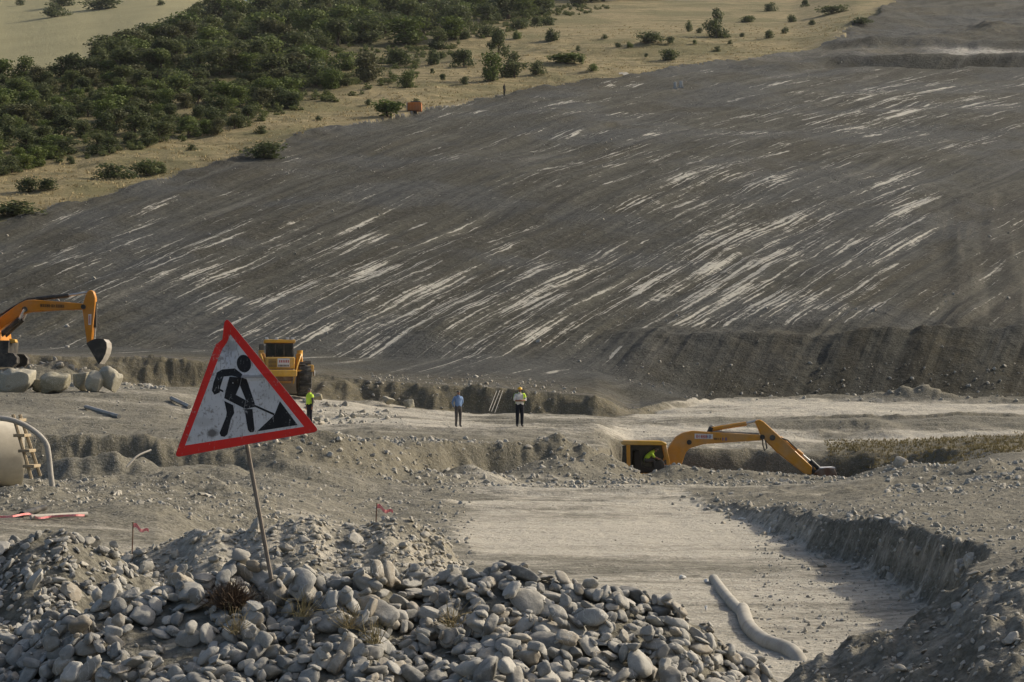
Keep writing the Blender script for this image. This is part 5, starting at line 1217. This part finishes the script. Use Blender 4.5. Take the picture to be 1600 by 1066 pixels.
for px, py, w, h, lab in SH:
    d = ray(px, py, 160, 1000); tree(px, d, w/F*d*1.6, h/F*d*1.6, lab, 'tree' if ' tree' in lab and 'trees' not in lab else 'bush', 'bushes and trees on the dry grass', 'tree' if h > 33 else 'shrub', 'bright' in lab or 'green bush' in lab)
for px, py, w in [(1092, 52, 9), (1047, 69, 13), (982, 77, 11), (965, 76, 9), (725, 133, 13), (692, 126, 11), (675, 115, 9), (903, 81, 8), (725, 62, 14), (1225, 53, 11), (1259, 12, 12), (1120, 82, 10), (112, 257, 13), (408, 210, 15), (497, 190, 10), (839, 42, 17), (255, 272, 18), (300, 236, 12), (575, 166, 10), (690, 92, 10), (945, 62, 8), (1140, 70, 7), (1010, 90, 7), (1085, 70, 8), (1160, 58, 8), (32, 9, 12), (251, 10, 10), (337, 12, 18), (1235, 36, 14), (1270, 40, 10)]:
    d = ray(px, py, 160, 1000); tree(px, d, w/F*d*1.5, w/F*d*1.5, 'tiny dark shrub, one of many dotted over the dry grass hillside', 'shrub', 'tiny shrubs dotted over the dry grass', 'shrub')
# brush and straw that nobody could count
n = 8000; px = rng.uniform(-60, 1100, n); dd_ = rng.uniform(165, 560, n); x = (px-CX)/F*dd_; z = ground(px, dd_); py = HY-F*z/dd_
lowb = np.interp(px, [-300, 0, 200, 330, 470, 560, 640, 760, 900, 1050], [320, 276, 238, 216, 172, 150, 120, 60, 25, -8]); upb = np.interp(px, [-300, 0, 70, 130, 170, 250, 400, 1050], [120, 122, 126, 128, 90, 60, 16, -40])
k = (py < lowb) & (py > upb) & (x < np.interp(dd_, EDGE_Y, EDGE_X)-4); px, dd_, x, z = px[k], dd_[k], x[k], z[k]
def tufts(name, x, y, z, hs, ws, blades, mat, spread):
    n = len(x); a = rng.uniform(0, 2*PI, (n, blades)); r = rng.uniform(0, 1, (n, blades))*spread*ws[:, None]; bx = x[:, None]+r*np.cos(a); by = y[:, None]+r*np.sin(a)
    bz = np.broadcast_to(z[:, None], bx.shape)-0.03*hs[:, None]; h = hs[:, None]*rng.uniform(0.5, 1.1, bx.shape); ln = rng.uniform(-0.5, 0.5, (2,)+bx.shape)*h; wv = ws[:, None]*rng.uniform(0.08, 0.2, bx.shape); wa = rng.uniform(0, 2*PI, bx.shape)
    V_ = np.stack([np.stack([bx-wv*np.cos(wa), by-wv*np.sin(wa), bz], -1), np.stack([bx+wv*np.cos(wa), by+wv*np.sin(wa), bz], -1), np.stack([bx+ln[0], by+ln[1], bz+h], -1)], 2).reshape(-1, 3)
    o = link(name, np_mesh(name, V_, np.arange(len(V_)).reshape(-1, 3), False), M[mat]); o['kind'] = 'stuff'; return o
bv, bf = crown_arrays(99, 150, 6, 0.075, 0.0); Vs, Fs = [], []
for i in range(min(len(x), 2400)):
    a_ = rng.uniform(0, 6.28); w_ = rng.uniform(1.2, 3.0); h_ = rng.uniform(0.7, 1.7); c_, s_ = math.cos(a_), math.sin(a_)
    Vs.append(np.stack([x[i]+w_*(bv[:, 0]*c_-bv[:, 1]*s_), dd_[i]+w_*(bv[:, 0]*s_+bv[:, 1]*c_), z[i]-0.1+h_*bv[:, 2]], 1)); Fs.append(bf+len(bv)*i)
o = link('undergrowth', np_mesh('undergrowth', np.concatenate(Vs), np.concatenate(Fs), False), M['brush']); o['kind'] = 'stuff'
n = 15000; px = rng.uniform(-60, 1500, n); dd_ = rng.uniform(150, 480, n); x = (px-CX)/F*dd_; e = np.interp(dd_, EDGE_Y, EDGE_X); k = (x < e-0.5) & (rng.random(n) < np.exp(-(e-x)/30)+0.15); px, dd_, x = px[k], dd_[k], x[k]
tufts('dry_grass', x, dd_, ground(px, dd_), rng.uniform(0.1, 0.38, len(x)), rng.uniform(0.4, 1.0, len(x)), 6, 'straw', 0.9)
n = 2600; px = rng.uniform(1290, 1640, n); dd_ = rng.uniform(84, 98, n); tufts('bank_grass', (px-CX)/F*dd_, dd_, ground(px, dd_), rng.uniform(0.05, 0.2, n), rng.uniform(0.08, 0.25, n), 5, 'olivegrass', 0.7)
# dead bush and dry grass on the stone heap
db = gp(362, 12.75); o = empty('dead_bush', db); setp(o, 'dried brown bush on the crest of the stone heap left of the sign post', 'bush')
def twigs(name, parent, n, R0, h, r, mat, seed):
    q = random.Random(seed); bm = bmesh.new()
    for _ in range(n):
        a = q.uniform(0, 2*PI); t = q.uniform(0.1, 1.25); p0 = Vector((q.gauss(0, R0*.25), q.gauss(0, R0*.25), 0)); L = h*q.uniform(.5, 1.05)
        d1 = Vector((math.cos(a)*math.sin(t), math.sin(a)*math.sin(t), math.cos(t))); p1 = p0+d1*L*.55; p2 = p1+(d1+Vector((q.gauss(0, .5), q.gauss(0, .5), q.gauss(0, .4)))).normalized()*L*.5
        btube(bm, [p0, p1, p2], [r, r*.8, r*.4], 3, False)
    return link(name, bm_mesh(name, bm), M[mat], parent)
twigs('branch_mass', o, 900, 0.11, 0.19, 0.0028, 'deadbush', 1)
for i, (px, d, lab) in enumerate([(545, 12.0, 'dry straw tuft low in the middle of the stone heap'), (585, 11.8, 'dry straw tuft at the bottom of the stone heap, right of another'), (470, 12.3, 'thin straw tuft among stones below the sign post'), (370, 12.2, 'straw wisps below the dried brown bush'), (706, 12.2, 'rusty straw wisps between stones right of the middle')]):
    g = gp(px, d); g.z += 0.12; o = empty('dry_grass_tuft', g); setp(o, lab, 'dry grass', 'straw tufts on the stone heap'); twigs('blade_mass', o, 46, 0.08, 0.20, 0.0018, 'straw', 30+i)

# ------------------------------------------------------------------ thin summer haze
hm = bpy.data.materials.new('haze'); hm.use_nodes = True; hn_ = hm.node_tree; hn_.nodes.remove(hn_.nodes['Principled BSDF'])
pv = hn_.nodes.new('ShaderNodeVolumePrincipled'); pv.inputs['Color'].default_value = (0.80, 0.86, 0.92, 1); pv.inputs['Density'].default_value = 0.00005; pv.inputs['Anisotropy'].default_value = 0.3
hn_.links.new(pv.outputs[0], hn_.nodes['Material Output'].inputs['Volume'])
bm = bmesh.new(); bbox(bm, (0, 600, 146), (1340, 1214, 308)); hz_o = link('haze', bm_mesh('haze', bm), hm); hz_o['kind'] = 'stuff'
